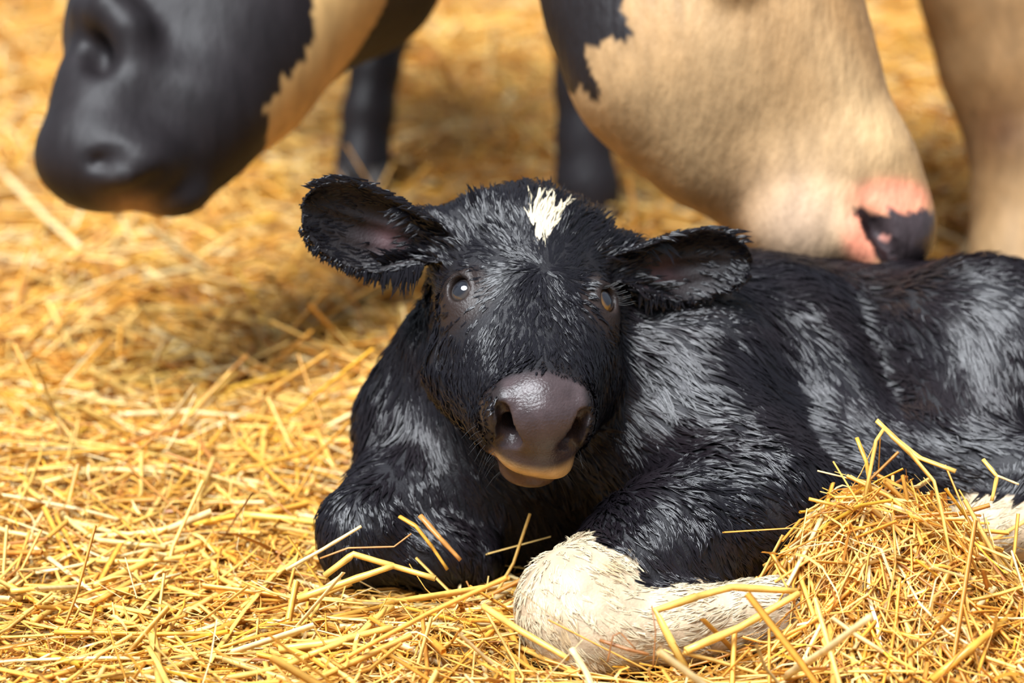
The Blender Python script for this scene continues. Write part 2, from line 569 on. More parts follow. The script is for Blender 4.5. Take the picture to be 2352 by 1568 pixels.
BLACK = np.array([0.0065, 0.0055, 0.0075]); WHITE = np.array([0.78, 0.64, 0.45])
def calf_white(p):
    """1 where the coat is white"""
    n = 0.05 * noise3(p, 90, 3) + 0.03 * noise3(p, 260, 1)
    t, d = seg_t(p, FA_A, FA_B)
    tc, dc = seg_t(p, CN_A, CN_B)
    kd = np.linalg.norm(p - P(1312, 1420, 2.505), axis=1)
    w = ((t + n > 0.86) & (kd < 0.105)) | ((kd < 0.09) & (p[:, 2] < 0.045)) | ((dc < 0.046) & (dc - d * 0.52 < 0.003) & (p[:, 2] < 0.070))
    th, dh = seg_t(p, HIND_A, HIND_B)
    w |= (dh < 0.052) & (p[:, 2] < 0.085)
    h = head_abc(p)
    # star on the forehead: a blotch with a tip down and two arms up
    b = h[:, 1]; a = h[:, 0]
    wid = np.where(b < -0.070, 0.022 - 0.010 * np.abs(np.sin(a * 260)), 0.019 * np.clip((-0.028 - b) / 0.042, 0, 1) ** 1.3)
    star = (np.abs(a - 0.009 + 0.12 * (b + 0.05) + 0.004 * noise3(p, 300, 2)) < wid) & (b > -0.090) & (b < -0.030) & (h[:, 2] > -0.06)
    return w, star

def calf_skin(p, n):
    """skin colour and roughness under the coat"""
    N = len(p)
    c = np.tile(BLACK, (N, 1)); r = np.full(N, 0.6)
    w, star = calf_white(p)
    c[w] = np.array([0.46, 0.35, 0.23]); r[w] = 0.6
    c[star] = np.array([0.5, 0.42, 0.33])
    h = head_abc(p)
    a, b, cc = h.T
    head = (np.abs(a) < 0.11) & (b > -0.2) & (b < 0.26) & (cc > -0.16) & (cc < 0.05) & (p[:, 2] > 0.125)
    # bare muzzle
    mz = head * smooth01(b + 0.25 * np.maximum(-0.03 - cc, 0), 0.150, 0.172)
    pad = np.array([0.052, 0.036, 0.037]); 
    c = c * (1 - mz[:, None]) + pad * mz[:, None]
    r = r * (1 - mz) + 0.27 * mz
    wing = mz * smooth01(np.abs(a), 0.034, 0.043)          # dark haired wings outside the nostrils
    c = c * (1 - wing[:, None]) + np.array([0.016, 0.011, 0.011]) * wing[:, None]
    r = r * (1 - wing) + 0.42 * wing
    lip = head * smooth01(-cc, 0.066, 0.078) * smooth01(b, 0.160, 0.178) * (1 - smooth01(np.abs(a), 0.034, 0.042))
    tan = np.array([0.52, 0.33, 0.14])
    c = c * (1 - lip[:, None]) + tan * lip[:, None]
    low = head * smooth01(-cc, 0.089, 0.093) * smooth01(b, 0.15, 0.17)
    c = c * (1 - low[:, None]) + np.array([0.085, 0.045, 0.030]) * low[:, None]
    # round the eyes: bare brown black skin
    for s in (-1, 1):
        d = np.linalg.norm(h - np.array([s * EYE_A, 0.010, EYE_C]), axis=1)
        e = (1 - smooth01(d, 0.020, 0.042))[:, None]
        c = c * (1 - e) + np.array([0.020, 0.012, 0.010]) * e
        r = r * (1 - e[:, 0]) + 0.45 * e[:, 0]
    for E in (EAR_L, EAR_R):
        l, v, wv = ear_uvw(p, E)
        nin = n @ E[3]
        m = ((l > 0.02) & (l < 1.02) & (np.abs(v) < 0.055) & (np.abs(wv) < 0.04) & (nin > 0.2))
        pk = m * np.exp(-((l - 0.36) / 0.16) ** 2 - ((v + 0.014) / 0.013) ** 2)
        c = c * (1 - pk[:, None]) + np.array([0.11, 0.055, 0.058]) * pk[:, None]
        br = m * 0.6 * np.exp(-((l - 0.6) / 0.3) ** 2)
        c = c * (1 - br[:, None]) + np.array([0.016, 0.011, 0.011]) * br[:, None]
    return np.concatenate([c, r[:, None]], 1)

calf = empty('calf', (0.15, 2.62, 0.0))
tag(calf, 'wet black newborn calf with white star lying in the straw', 'calf')
CN = CF.grad(CV)
body = mesh_obj('body', CV, quads=CQ, mat=MAT_SKIN, vcol=calf_skin(CV, CN))
adopt(body, calf)

# eyes
def eye_material(name, iris, rim):
    m, t, b = new_mat(name)
    tc = t.nodes.new('ShaderNodeTexCoord')
    sp = t.nodes.new('ShaderNodeVectorMath'); sp.operation = 'MULTIPLY'; sp.inputs[1].default_value = (1, 1.0, 0)
    t.links.new(tc.outputs['Object'], sp.inputs[0])
    ln = t.nodes.new('ShaderNodeVectorMath'); ln.operation = 'LENGTH'
    t.links.new(sp.outputs['Vector'], ln.inputs[0])
    cr = t.nodes.new('ShaderNodeValToRGB')
    mr = t.nodes.new('ShaderNodeMapRange'); mr.inputs['From Max'].default_value = 0.017
    t.links.new(ln.outputs['Value'], mr.inputs['Value']); t.links.new(mr.outputs['Result'], cr.inputs['Fac'])
    e = cr.color_ramp.elements
    e[0].position = 0.0; e[0].color = (0.012, 0.013, 0.018, 1)
    e[1].position = 1.0; e[1].color = rim
    q = e.new(0.45); q.color = (0.012, 0.012, 0.016, 1)
    q = e.new(0.56); q.color = iris
    q = e.new(0.78); q.color = tuple(v * 0.6 for v in iris[:3]) + (1,)
    q = e.new(0.84); q.color = rim
    t.links.new(cr.outputs['Color'], b.inputs['Base Color'])
    b.inputs['Roughness'].default_value = 0.04
    b.inputs['Coat Weight'].default_value = 1.0
    return m

def sphere_mesh(r, nu=28, nv=18):
    v, q = [], []
    for j in range(nv + 1):
        t = j / nv * PI
        for i in range(nu):
            a = i / nu * 2 * PI
            z = math.cos(t)
            rr = 1.0 + 0.05 * max(0, z) ** 6         # a slight corneal bulge
            v.append((r * math.sin(t) * math.cos(a) * rr, r * math.sin(t) * math.sin(a) * rr, r * z * rr))
    for j in range(nv):
        for i in range(nu):
            q.append((j * nu + i, (j + 1) * nu + i, (j + 1) * nu + (i + 1) % nu, j * nu + (i + 1) % nu))
    return np.array(v), np.array(q)

EM = [eye_material('calf_eye_dark', (0.050, 0.038, 0.032, 1), (0.30, 0.22, 0.17, 1)),
      eye_material('calf_eye_amber', (0.16, 0.075, 0.015, 1), (0.42, 0.24, 0.07, 1))]
for s, m in ((-1, EM[0]), (1, EM[1])):
    ex = Hd(s * EYE_A, EYE_B, EYE_C)
    en = nrm(s * 0.60 * HA + 0.10 * HB + 0.70 * HC)
    v, q = sphere_mesh(0.0150)
    e = mesh_obj('eye', v, quads=q, mat=m)
    et = nrm(HB - (HB @ en) * en); el = np.cross(et, en)
    M = Matrix.Identity(4)
    for i in range(3):
        M[i][0], M[i][1], M[i][2] = el[i], et[i], en[i]
    c = ex - nrm(s * 0.72 * HA + 0.10 * HB + 0.68 * HC) * 0.0075
    M.translation = Vector(c)
    adopt(e, calf)
    e.matrix_basis = M
    e['label'] = 'dark glossy eye' if s < 0 else 'amber glinting eye'

# ------------------------------------------------------------------ CALF coat
GU = []     # guide strokes of hair direction: point, direction, reach
def guide(px, py, zc, du, dv, dw=0.0): GU.append((P(px, py, zc), nrm(C3(du, dv, dw))))
for g in [(900, 850, 2.74, -.35, 1), (860, 1000, 2.72, -.25, 1), (960, 1100, 2.70, -.1, 1), (1100, 1150, 2.68, .1, 1), (820, 1130, 2.66, -.8, .7),
          (780, 1200, 2.62, -.4, 1), (880, 1230, 2.64, .5, .8), (1250, 1150, 2.68, .4, 1), (1450, 800, 2.70, .7, .7), (1600, 720, 2.76, .95, .5),
          (1550, 850, 2.68, .8, .75), (1450, 950, 2.66, .75, .6), (1420, 1080, 2.66, .9, .55), (1600, 1000, 2.65, .9, .45), (1700, 1050, 2.66, .9, .5),
          (1450, 1200, 2.62, .35, .9), (1600, 1200, 2.60, .6, .8), (1750, 1200, 2.60, .8, .6), (1450, 1330, 2.54, .55, .85), (1600, 1320, 2.56, .6, .8),
          (1280, 1380, 2.47, .1, 1), (1350, 1450, 2.46, .5, .8), (1500, 1450, 2.47, 1, .05), (1700, 1400, 2.50, 1, -.1),
          (1700, 620, 2.84, 1, .15), (1900, 620, 2.88, 1, .2), (2100, 630, 2.90, 1, .35), (2300, 720, 2.90, .9, .5), (1750, 870, 2.80, .6, .9),
          (1850, 850, 2.76, .35, 1), (1900, 1000, 2.72, .4, 1), (2000, 1080, 2.70, .5, .9), (2050, 850, 2.80, .5, .9), (2150, 800, 2.76, .5, .9),
          (2250, 950, 2.74, .5, .9), (2150, 1050, 2.70, .6, .7), (2400, 900, 2.80, .6, .8), (2350, 1200, 2.66, -1, .1)]:
    guide(*g)
GP = np.array([g[0] for g in GU]); GD = np.array([g[1] for g in GU])

def flow(p, n):
    """direction the hair lies in, and its length and kind: 0 body 1 head 2 ear"""
    N = len(p)
    w = 1.0 / (((p[:, None, :] - GP[None]) ** 2).sum(2) + 0.0006) ** 2
    d = (w[:, :, None] * GD[None]).sum(1) / w.sum(1)[:, None]
    kind = np.zeros(N, int)
    L = np.full(N, 0.034)
    h = head_abc(p)
    a, b, c = h.T
    head = (np.abs(a) < 0.105) & (b > -0.17) & (b < 0.26) & (c > -0.135) & (c < 0.05) & (p[:, 2] > 0.125)
    b0, a0 = -0.004, 0.006
    rx = (a - a0) * 1.0; ry = (b - b0)
    below = smooth01(b, -0.01, 0.02)
    hx = rx * (1 + 0.4 * below); hy = ry + 0.012 * below
    # side of the face flows down and back
    side = smooth01(-c, 0.05, 0.10)
    nn = np.sqrt(hx ** 2 + hy ** 2) + 1e-5
    hx, hy = hx / nn, hy / nn
    nr_ = np.exp(-(nn / 0.012) ** 2)
    hx = hx + nr_ * rng.normal(0, .7, N); hy = hy + nr_ * rng.normal(0, .7, N)
    hd = hx[:, None] * HA + hy[:, None] * HB
    sd_ = 0.75 * HB - 0.5 * HC
    hd = hd * (1 - side[:, None] * 0.8) + sd_ * side[:, None] * 0.8
    d[head] = hd[head]; kind[head] = 1
    L[head] = 0.0125
    near = np.sqrt(rx ** 2 + ry ** 2)
    L[head] = (0.0190 + 0.003 * np.exp(-(near / 0.03) ** 2) + 0.007 * smooth01(-b, 0.055, 0.09) - 0.0125 * smooth01(b, 0.10, 0.165))[head]
    for E in (EAR_L, EAR_R):
        l, v, wv = ear_uvw(p, E)
        m = (l > 0.10) & (l < 1.1) & (np.abs(v) < 0.06) & (np.abs(wv) < 0.035)
        e = E[1] * 1.0 + np.sign(v)[:, None] * E[2] * 0.35 - E[2] * 0.15
        d[m] = e[m]; kind[m] = 2; L[m] = 0.012
    wl, _s = calf_white(p)
    L[wl] = 0.013
    low = (p[:, 2] < 0.12) & (kind == 0)
    L[low] = np.minimum(L[low], 0.020)
    # wavy clumps
    q = np.cross(n, d)
    wob = (0.45 * noise3(p, 40, 0) + 0.35 * noise3(p, 110, 2))
    wob = np.where(kind == 1, wob * 0.8 + 0.28 * noise3(p, 240, 3), wob)
    d = d + q * wob[:, None]
    d = d - (d * n).sum(1)[:, None] * n
    return nrows(d), L, kind

tri = np.concatenate([CQ[:, [0, 1, 2]], CQ[:, [0, 2, 3]]])
tv = CV[tri]
ta = 0.5 * np.linalg.norm(np.cross(tv[:, 1] - tv[:, 0], tv[:, 2] - tv[:, 0]), axis=1)
tc_ = tv.mean(1)
tn = nrows(np.cross(tv[:, 1] - tv[:, 0], tv[:, 2] - tv[:, 0]))
# density in clumps per square metre
hh = head_abc(tc_)
is_head = (np.abs(hh[:, 0]) < 0.12) & (hh[:, 1] > -0.2) & (hh[:, 1] < 0.26) & (hh[:, 2] > -0.16)
in_ear = np.zeros(len(tc_), bool)
for E in (EAR_L, EAR_R):
    l, v, wv = ear_uvw(tc_, E)
    in_ear |= (l > 0.05) & (l < 1.1) & (np.abs(v) < 0.06) & (np.abs(wv) < 0.04)
dens = np.where(is_head, 46000.0, 21000.0)
dens = np.where(in_ear, 70000.0, dens)
dens *= 1 + 1.2 * is_head * np.exp(-((hh[:, 0] - 0.006) ** 2 + (hh[:, 1] + 0.004) ** 2) / 0.022 ** 2)
dens *= np.where((tn[:, 1] > 0.35), 0.15, 1.0)             # far side of the animal
dens *= np.where(tc_[:, 2] < 0.0, 0.0, 1.0)
dens *= np.where(tc_[:, 0] > 0.62, 0.4, 1.0)
cum = np.cumsum(ta * dens)
NCL = int(cum[-1])
ti = np.searchsorted(cum, rng.uniform(0, cum[-1], NCL))
u = rng.uniform(size=(NCL, 2)); sw = u.sum(1) > 1; u[sw] = 1 - u[sw]
cp = tv[ti, 0] + u[:, :1] * (tv[ti, 1] - tv[ti, 0]) + u[:, 1:] * (tv[ti, 2] - tv[ti, 0])
cn = CF.grad(cp)
cd, cL, ck = flow(cp, cn)
# leave the bare skin free: muzzle, eyes, inside of the ears
h = head_abc(cp)
keep = np.ones(NCL, bool)
keep &= ~((ck == 1) & (h[:, 1] + 0.25 * np.maximum(-0.03 - h[:, 2], 0) > 0.162) & (h[:, 2] > -0.092) & ((np.abs(h[:, 0]) < 0.0435) | (rng.uniform(size=NCL) < 0.3)))
keep &= ~((ck == 1) & (h[:, 1] > 0.165) & (np.abs(h[:, 0]) < 0.0435))
for s in (-1, 1):
    dd = np.linalg.norm((h - np.array([s * EYE_A, 0.006, EYE_C + .002])) * np.array([1, 0.8, 1]), axis=1)
    keep &= ~((ck <= 1) & (dd < 0.0185))
    thin = (ck == 1) & (dd < 0.040)
    keep &= ~(thin & (rng.uniform(size=NCL) < 0.35))
    cL = np.where(thin, cL * 0.55, cL)
for E in (EAR_L, EAR_R):
    l, v, wv = ear_uvw(cp, E)
    ins = (ck == 2) & ((cn @ E[3]) > 0.3) & (np.abs(l - 0.5) < 0.6) & (np.abs(v) < 0.06) & (np.linalg.norm(cp - E[0], axis=1) < 0.17)
    bare = np.exp(-((l - 0.42) / 0.26) ** 2 - ((v + 0.010) / 0.024) ** 2)
    keep &= ~(ins & (rng.uniform(size=NCL) < 0.25 + 0.8 * bare))
cp, cn, cd, cL, ck = cp[keep], cn[keep], cd[keep], cL[keep], ck[keep]

def build_locks(p0, n0, d0, L, wid, lift, fan, nh, colr, conform=True, droop=None, rings=3):
    """wet hair: each clump is nh tapered strands that meet at one tip"""
    N = len(p0)
    L = L * rng.uniform(0.65, 1.25, N)
    curl = rng.normal(0, 0.13, N)
    lm = np.clip(1 + 0.9 * noise3(p0, 95, 4), 0.25, 2.4)
    centre = [p0]
    nn = [n0]
    p, d, n = p0, d0, n0
    for k in range(rings):
        step = (L / rings)[:, None]
        side = np.cross(n, d)
        d = nrows(d + side * (curl * 0.5)[:, None])
        if droop is not None: d = nrows(d + droop[:, None] * np.array([0, -0.05, -1.0]))
        p = p + d * step
        if conform:
            g = CF.grad(p); s = CF.sample(p)
            tgt = lift * (0.5 + 1.0 * (k + 1) / rings) * rng.uniform(0.4, 1.4, N) * lm
            p = p + g * np.clip(tgt - s, -0.004, 0.006)[:, None]
            n = g
            d = nrows(d - (d * n).sum(1)[:, None] * n * 0.8)
        centre.append(p); nn.append(n)
    Vs, Cs = [], []
    rw = np.array([0.8, 1.0, 0.62][:rings])
    for j in range(nh):
        off = rng.normal(0, 1, (N, 2)) * fan
        w = wid * rng.uniform(0.7, 1.2, N)
        hcol = colr * rng.uniform(0.8, 1.2, (N, 1))
        ring = []
        for k in range(rings):
            cv = (1 - k / rings) ** 0.8
            dk = nrows(centre[k + 1] - centre[k])
            side = nrows(np.cross(dk, nn[k]))
            base = centre[k] + side * (off[:, :1] * cv) + (d0 * off[:, 1:] * cv * 1.2 if k < 2 else 0)
            ww = (w * rw[k])[:, None]
            up = nn[k] * ww * 0.9
            sink = nn[k] * (0.0006 if k == 0 else 0)
            ring += [base - side * ww - sink, base + up - sink, base + side * ww - sink]
        tip = centre[rings] + rng.normal(0, 0.0006, (N, 3)) + nrows(np.cross(nn[rings], d)) * off[:, :1] * 0.18
        ring.append(tip)
        Vs.append(np.stack(ring, 1)); Cs.append(hcol)
    Vs = np.concatenate(Vs); Cs = np.concatenate(Cs)
    M = len(Vs); K = rings * 3 + 1
    Vf = Vs.reshape(-1, 3)
    base = (np.arange(M) * K)[:, None]
    quads = []
    for k in range(rings - 1):
        o = 3 * k
        quads += [base + np.array([o, o + 1, o + 4, o + 3]), base + np.array([o + 1, o + 2, o + 5, o + 4])]
    o = 3 * (rings - 1)
    tris = [base + np.array([o, o + 1, K - 1]), base + np.array([o + 1, o + 2, K - 1])]
    return Vf, np.concatenate(quads), np.concatenate(tris), np.repeat(Cs, K, axis=0)

wht, star = calf_white(cp)
cc = np.tile(BLACK, (len(cp), 1))
brown = (ck == 0)[:, None] * np.clip(0.5 + 0.5 * noise3(cp, 30, 1), 0, 1)[:, None]
cc = cc + brown * np.array([0.004, 0.002, 0.0015])
st_ = np.clip(noise3(cp, 45, 2) * 1.2 - 0.25, 0, 1)[:, None]
wc = np.array([0.52, 0.42, 0.275]) * (1 - st_) + np.array([0.40, 0.24, 0.10]) * st_
cc[wht] = wc[wht]
cc[star] = np.array([0.60, 0.51, 0.35])

parts = []
def addl(m, **kw):
    if m.any(): parts.append(build_locks(cp[m], cn[m], cd[m], cL[m], colr=cc[m], **kw))
addl((ck == 0) & ~wht, wid=0.00062, lift=0.0022, fan=0.0018, nh=6)
addl((ck == 0) & wht, wid=0.00045, lift=0.0012, fan=0.0022, nh=6)
addl((ck == 1) & (h[keep][:, 1] > -0.055), wid=0.00045, lift=0.0015, fan=0.0010, nh=6)
addl((ck == 1) & (h[keep][:, 1] <= -0.055), wid=0.00052, lift=0.0034, fan=0.0012, nh=5)
addl((ck == 2), wid=0.00060, lift=0.0012, fan=0.0010, nh=2)

# fringe of the ears
fp, fd, fL = [], [], []
for E, prof, dn, n_ in ((EAR_L, prof_l, 0.9, 150), (EAR_R, prof_r, 0.6, 60)):
    b, e1, e2, e3, L = E
    for i in range(n_):
        l = random.uniform(0.12, 0.98)
        lo, hi = prof(np.array(l))
        w0 = float(cup(np.array(l), np.array(-1.0)))
        p = b + e1 * l * L + e2 * float(lo) + e3 * (w0 + random.gauss(0, 0.002))
        fp.append(p); fd.append(nrm(-e2 * 1.0 + e1 * (0.5 - 0.5 * (1 - l)) + C3(0.0, dn * (1 - l), 0.1)))
        fL.append((0.007 + 0.024 * max(0, 1 - abs(l - 0.22) / 0.35) * random.random()) * (1 if dn > .8 else .8))
    for i in range(n_ // 2):            # top edge
        l = random.uniform(0.1, 0.95)
        lo, hi = prof(np.array(l))
        w0 = float(cup(np.array(l), np.array(1.0)))
        fp.append(b + e1 * l * L + e2 * float(hi) + e3 * w0)
        fd.append(nrm(e1 * 1.0 + e2 * 0.22 + e3 * random.gauss(0, .2))); fL.append(random.uniform(0.010, 0.02))
    for i in range(n_ // 2):            # long hairs over the opening
        l = random.uniform(0.05, 0.35); sgn = random.choice((-0.8, 0.7))
        lo, hi = prof(np.array(l))
        v = (hi if sgn > 0 else -lo) * sgn
        fp.append(b + e1 * l * L + e2 * float(v) + e3 * 0.010)
        fd.append(nrm(e1 * 0.8 - e2 * 0.5 * sgn + e3 * 0.25)); fL.append(random.uniform(0.014, 0.030))
fp, fd, fL = np.array(fp), np.array(fd), np.array(fL)
fn = nrows(np.tile(CW, (len(fp), 1)) + 0.01)
parts.append(build_locks(fp, fn, fd, fL, wid=0.0009, lift=0.001, fan=0.0016, nh=3,
                         colr=np.tile(BLACK, (len(fp), 1)), conform=False, droop=np.full(len(fp), 0.10)))
# curls standing up on the poll, and the tuft left of it
tp, td, tL = [], [], []
for i in range(170):
    a = random.uniform(-0.070, 0.080); b = random.uniform(-0.150, -0.095)
    q = Hd(a, b, -0.06)
    for _ in range(30):
        s = CF.sample(q[None])[0]
        if abs(s) < 0.0005: break
        q = q - CF.grad(q[None])[0] * s
    tp.append(q); td.append(nrm(C3(random.gauss(0, .7), -0.45 + random.gauss(0, .4), 0.5)))
    tL.append(random.uniform(0.010, 0.022))
tk = P(1085, 442, 2.64)
for _ in range(30): tk = tk - CF.grad(tk[None])[0] * CF.sample(tk[None])[0]
for i in range(8):
    tp.append(tk + np.array([random.gauss(0, .002), random.gauss(0, .002), 0])); td.append(nrm(C3(-0.25, -1, 0.2))); tL.append(0.020)
tp, td, tL = np.array(tp), np.array(td), np.array(tL)
parts.append(build_locks(tp, CF.grad(tp), td, tL, wid=0.0010, lift=0.002, fan=0.0014, nh=3,
                         colr=np.tile(BLACK, (len(tp), 1)), conform=False, droop=np.full(len(tp), 0.22)))

Vs, Qs, Ts, Cs = [], [], [], []
o = 0
for v, q, t, c in parts:
    Vs.append(v); Qs.append(q + o); Ts.append(t + o); Cs.append(c); o += len(v)
coat = mesh_obj('coat', np.concatenate(Vs), quads=np.concatenate(Qs), tris=np.concatenate(Ts), mat=MAT_FUR, vcol=np.concatenate(Cs))
adopt(coat, calf)
coat['kind'] = 'stuff'
coat['label'] = 'wet clumped black hair'
print('coat strands', o // 10)

# eyelashes and whiskers: thin tapering hairs
def hair_mesh(name, strands, r, parent):
    v, q = [], []
    for pts in strands:
        pts = [np.asarray(x, float) for x in pts]
        i0 = len(v)
        for k, p in enumerate(pts):
            d = nrm(pts[min(k + 1, len(pts) - 1)] - pts[max(k - 1, 0)])
            s = nrm(np.cross(d, CW)); u = np.cross(s, d)
            rr = r * (1 - k / len(pts)) + r * 0.12
            for a in (0, 2.094, 4.189):
                v.append(p + rr * (s * math.cos(a) + u * math.sin(a)))
        for k in range(len(pts) - 1):
            for j in range(3):
                q.append((i0 + 3 * k + j, i0 + 3 * k + (j + 1) % 3, i0 + 3 * k + 3 + (j + 1) % 3, i0 + 3 * k + 3 + j))
    o = mesh_obj(name, np.array(v), quads=np.array(q), mat=MAT_HAIR)
    adopt(o, parent)
    o['kind'] = 'stuff'
    return o
for s in (-1, 1):
    st = []
    ex = Hd(s * EYE_A, EYE_B, EYE_C)
    for i in range(22):
        t = i / 21
        a = PI + 0.25 + t * (PI - 0.5)
        en = nrm(s * 0.72 * HA + 0.02 * HB + 0.68 * HC); et = nrm(HB - (HB @ en) * en); el = np.cross(et, en)
        p = ex + el * 0.0125 * math.cos(a) + et * 0.0135 * math.sin(a) + en * 0.005
        dr = nrm(en * 0.9 + s * HA * (0.7 if s < 0 else .8) + HB * (0.10 + 0.25 * random.random()) + el * 0.35 * math.cos(a))
        ln = random.uniform(0.012, 0.020)
        st.append([p, p + dr * ln * .5 + HB * .001, p + dr * ln - HB * 0.002])
    hair_mesh('eyelashes', st, 0.00032, calf)
st = []
for i in range(46):
    s = random.choice((-1, 1)); b = random.uniform(0.165, 0.20); c = random.uniform(-0.115, -0.055)
    q = Hd(s * random.uniform(0.02, 0.05), b, c)
    for _ in range(6): q = q - CF.grad(q[None])[0] * CF.sample(q[None])[0]
    n = CF.grad(q[None])[0]
    ln = random.uniform(0.008, 0.022)
    dr = nrm(n + C3(random.gauss(0, .2), .35, 0))
    st.append([q, q + dr * ln * .5, q + dr * ln + CD * ln * .18])
hair_mesh('whiskers', st, 0.00022, calf)

# ------------------------------------------------------------------ COWS
TAN = np.array([0.66, 0.42, 0.22]); CBLK = np.array([0.014, 0.011, 0.012])

def hoof_mesh(root, c, r, hgt, mat):
    """cloven hoof: two claws"""
    for s in (-1, 1):
        v, q = [], []
        prof = [(0, 1.0, 1.15), (0.35, 0.93, 1.02), (0.7, 0.8, 0.86), (1.0, 0.68, 0.72)]
        for k, (z, rx, ry) in enumerate(prof):
            for i in range(14):
                a = i / 14 * 2 * PI
                v.append((c[0] + s * r * 0.52 + 0.5 * r * rx * math.cos(a), c[1] - r * 0.25 * (1 - z) + r * ry * math.sin(a), c[2] + z * hgt))
        for k in range(3):
            for i in range(14):
                q.append((k * 14 + i, k * 14 + (i + 1) % 14, (k + 1) * 14 + (i + 1) % 14, (k + 1) * 14 + i))
        n = len(v)
        v.append((c[0] + s * r * 0.52, c[1], c[2])); v.append((c[0] + s * r * .52, c[1], c[2] + hgt))
        t = [((i + 1) % 14, i, n) for i in range(14)] + [(42 + i, 42 + (i + 1) % 14, n + 1) for i in range(14)]
        o = mesh_obj('hoof', np.array(v), quads=np.array(q), tris=np.array(t), mat=mat)
        adopt(o, root)

MAT_HOOF, _t, _b = new_mat('dark_horn')
_b.inputs['Base Color'].default_value = (0.03, 0.022, 0.018, 1); _b.inputs['Roughness'].default_value = 0.5
MAT_COWEYE, _t, _b = new_mat('cow_eye')
_b.inputs['Base Color'].default_value = (0.01, 0.008, 0.008, 1); _b.inputs['Roughness'].default_value = 0.08

# --- black cow on the left
F = Field(axis_steps([(-0.80, 0.05, 0.008), (0.05, 0.15, 0.02)]), axis_steps([(2.85, 3.6, 0.008), (3.6, 4.9, 0.014)]), axis_steps([(-0.06, 0.52, 0.008), (0.52, 1.35, 0.018)]))
F.chain([(P(400, -160, 3.32), 0.125), (P(318, 60, 3.24), 0.072), (P(270, 230, 3.16), 0.063), (P(228, 340, 3.12), 0.063)], k=0.04)
F.chain([(P(640, -60, 3.34), 0.13), (P(545, 115, 3.26), 0.095), (P(450, 275, 3.18), 0.068), (P(405, 405, 3.15), 0.040)], k=0.05)
F.ell(P(440, 120, 3.25), (0.13, 0.09, 0.13), k=0.04)
F.ell(P(215, 365, 3.12), (0.060, 0.060, 0.045), k=0.03)
F.ell(P(300, 375, 3.09), (0.055, 0.055, 0.040), k=0.03)
F.ell(P(245, 415, 3.12), (0.045, 0.05, 0.027), k=0.02)
F.ell(P(395, 448, 3.13), (0.040, 0.045, 0.023), k=0.015)
F.ell(P(235, 105, 3.115), (0.020, 0.03, 0.034), k=0.03, op='sub')
F.chain([(P(195, 20, 3.16), 0.016), (P(250, 20, 3.13), 0.016), (P(300, 70, 3.12), 0.014), (P(318, 160, 3.12), 0.012)], k=0.03)
F.chain([(P(265, 470, 3.06), 0.010), (P(330, 440, 3.05), 0.010), (P(420, 385, 3.06), 0.006)], k=0.012, op='sub')
F.chain([(P(222, 376, 3.055), 0.007), (P(262, 366, 3.03), 0.011), (P(300, 378, 3.03), 0.007)], k=0.016, op='sub')
F.cone(P(290, 405, 3.05), P(225, 400, 3.06), 0.010, 0.010, k=0.01)
# neck, chest and forelegs
F.chain([(P(640, -60, 3.34), 0.12), (P(800, -90, 3.45), 0.105), (np.array([-0.19, 3.72, 0.62]), 0.15), (np.array([-0.26, 4.15, 0.82]), 0.23), (np.array([-0.34, 4.55, 0.86]), 0.26)], k=0.06)
LEG_L = [(P(915, -80, 4.32), 0.050), (P(890, 60, 4.30), 0.034), (P(862, 160, 4.28), 0.034), (P(845, 260, 4.27), 0.0355), (P(834, 370, 4.26), 0.036), (P(832, 425, 4.25), 0.043)]
F.chain([(np.array([-0.22, 4.30, 0.72]), 0.10)] + LEG_L, k=0.03)
LEG_L2 = [(np.array([-0.42, 4.40, 0.70]), 0.11), (np.array([-0.46, 4.42, 0.34]), 0.05), (np.array([-0.46, 4.44, 0.04]), 0.038)]
F.chain(LEG_L2, k=0.03)
V, Q = F.mesh(relax=2)
FL = F
def px_of(p):
    q = p - np.array([0, 0, CH])
    zc = q @ np.array([0, CT, -ST])
    return W / 2 + FPX * (q @ CX) / zc, H / 2 + FPX * (q @ CD) / zc
# white throat patch, given on the animal: a wedge along the line of the jaw
JA, JB = P(595, 285, 3.17), P(865, 15, 3.36)
def left_cow_col(p):
    c = np.tile(CBLK, (len(p), 1)); r = np.full(len(p), 0.5)
    ax = nrm(JB - JA); lat = nrm(np.cross(ax, CW)); lat = lat if lat @ C3(-1, -1, 0) > 0 else -lat
    t = (p - JA) @ ax; d = (p - JA) @ lat
    nz = 0.006 * noise3(p, 80, 1) + 0.004 * noise3(p, 190, 3)
    up = 0.007 + 0.013 * smooth01(t, 0.07, 0.108) + 0.038 * smooth01(t, 0.105, 0.14) + 0.03 * smooth01(t, 0.14, 0.18)
    w = (t > 0.0 + nz) & (d + nz < up) & (d > -0.018 - 0.19 * np.clip(t, 0, 0.14)) & (p[:, 1] < 3.55) & ((p - P(560, 100, 3.25)) @ CW > -0.05)
    c[w] = np.array([0.62, 0.38, 0.15]); r[w] = 0.65
    lipc = np.exp(-(((p - P(305, 482, 3.08)) @ CX) / 0.03) ** 2 - (((p - P(305, 482, 3.08)) @ CD) / 0.016) ** 2)[:, None] * (p[:, 1] < 3.3)[:, None]
    c = c * (1 - lipc) + np.array([0.30, 0.17, 0.08]) * lipc
    return np.concatenate([c, r[:, None]], 1)
cowL = empty('cow', (-0.32, 3.9, 0))
tag(cowL, 'black cow with a white throat patch lowering its head at left', 'cow', 'adult cows around the calf')
b_ = mesh_obj('body', V, quads=Q, mat=MAT_COWD, vcol=left_cow_col(V)); adopt(b_, cowL)
hoof_mesh(cowL, P(832, 440, 4.24) * np.array([1, 1, 0]) + np.array([0, -0.01, -0.02]), 0.045, 0.06, MAT_HOOF)
hoof_mesh(cowL, np.array([-0.46, 4.43, -0.02]), 0.045, 0.06, MAT_HOOF)
v, q = sphere_mesh(0.02)
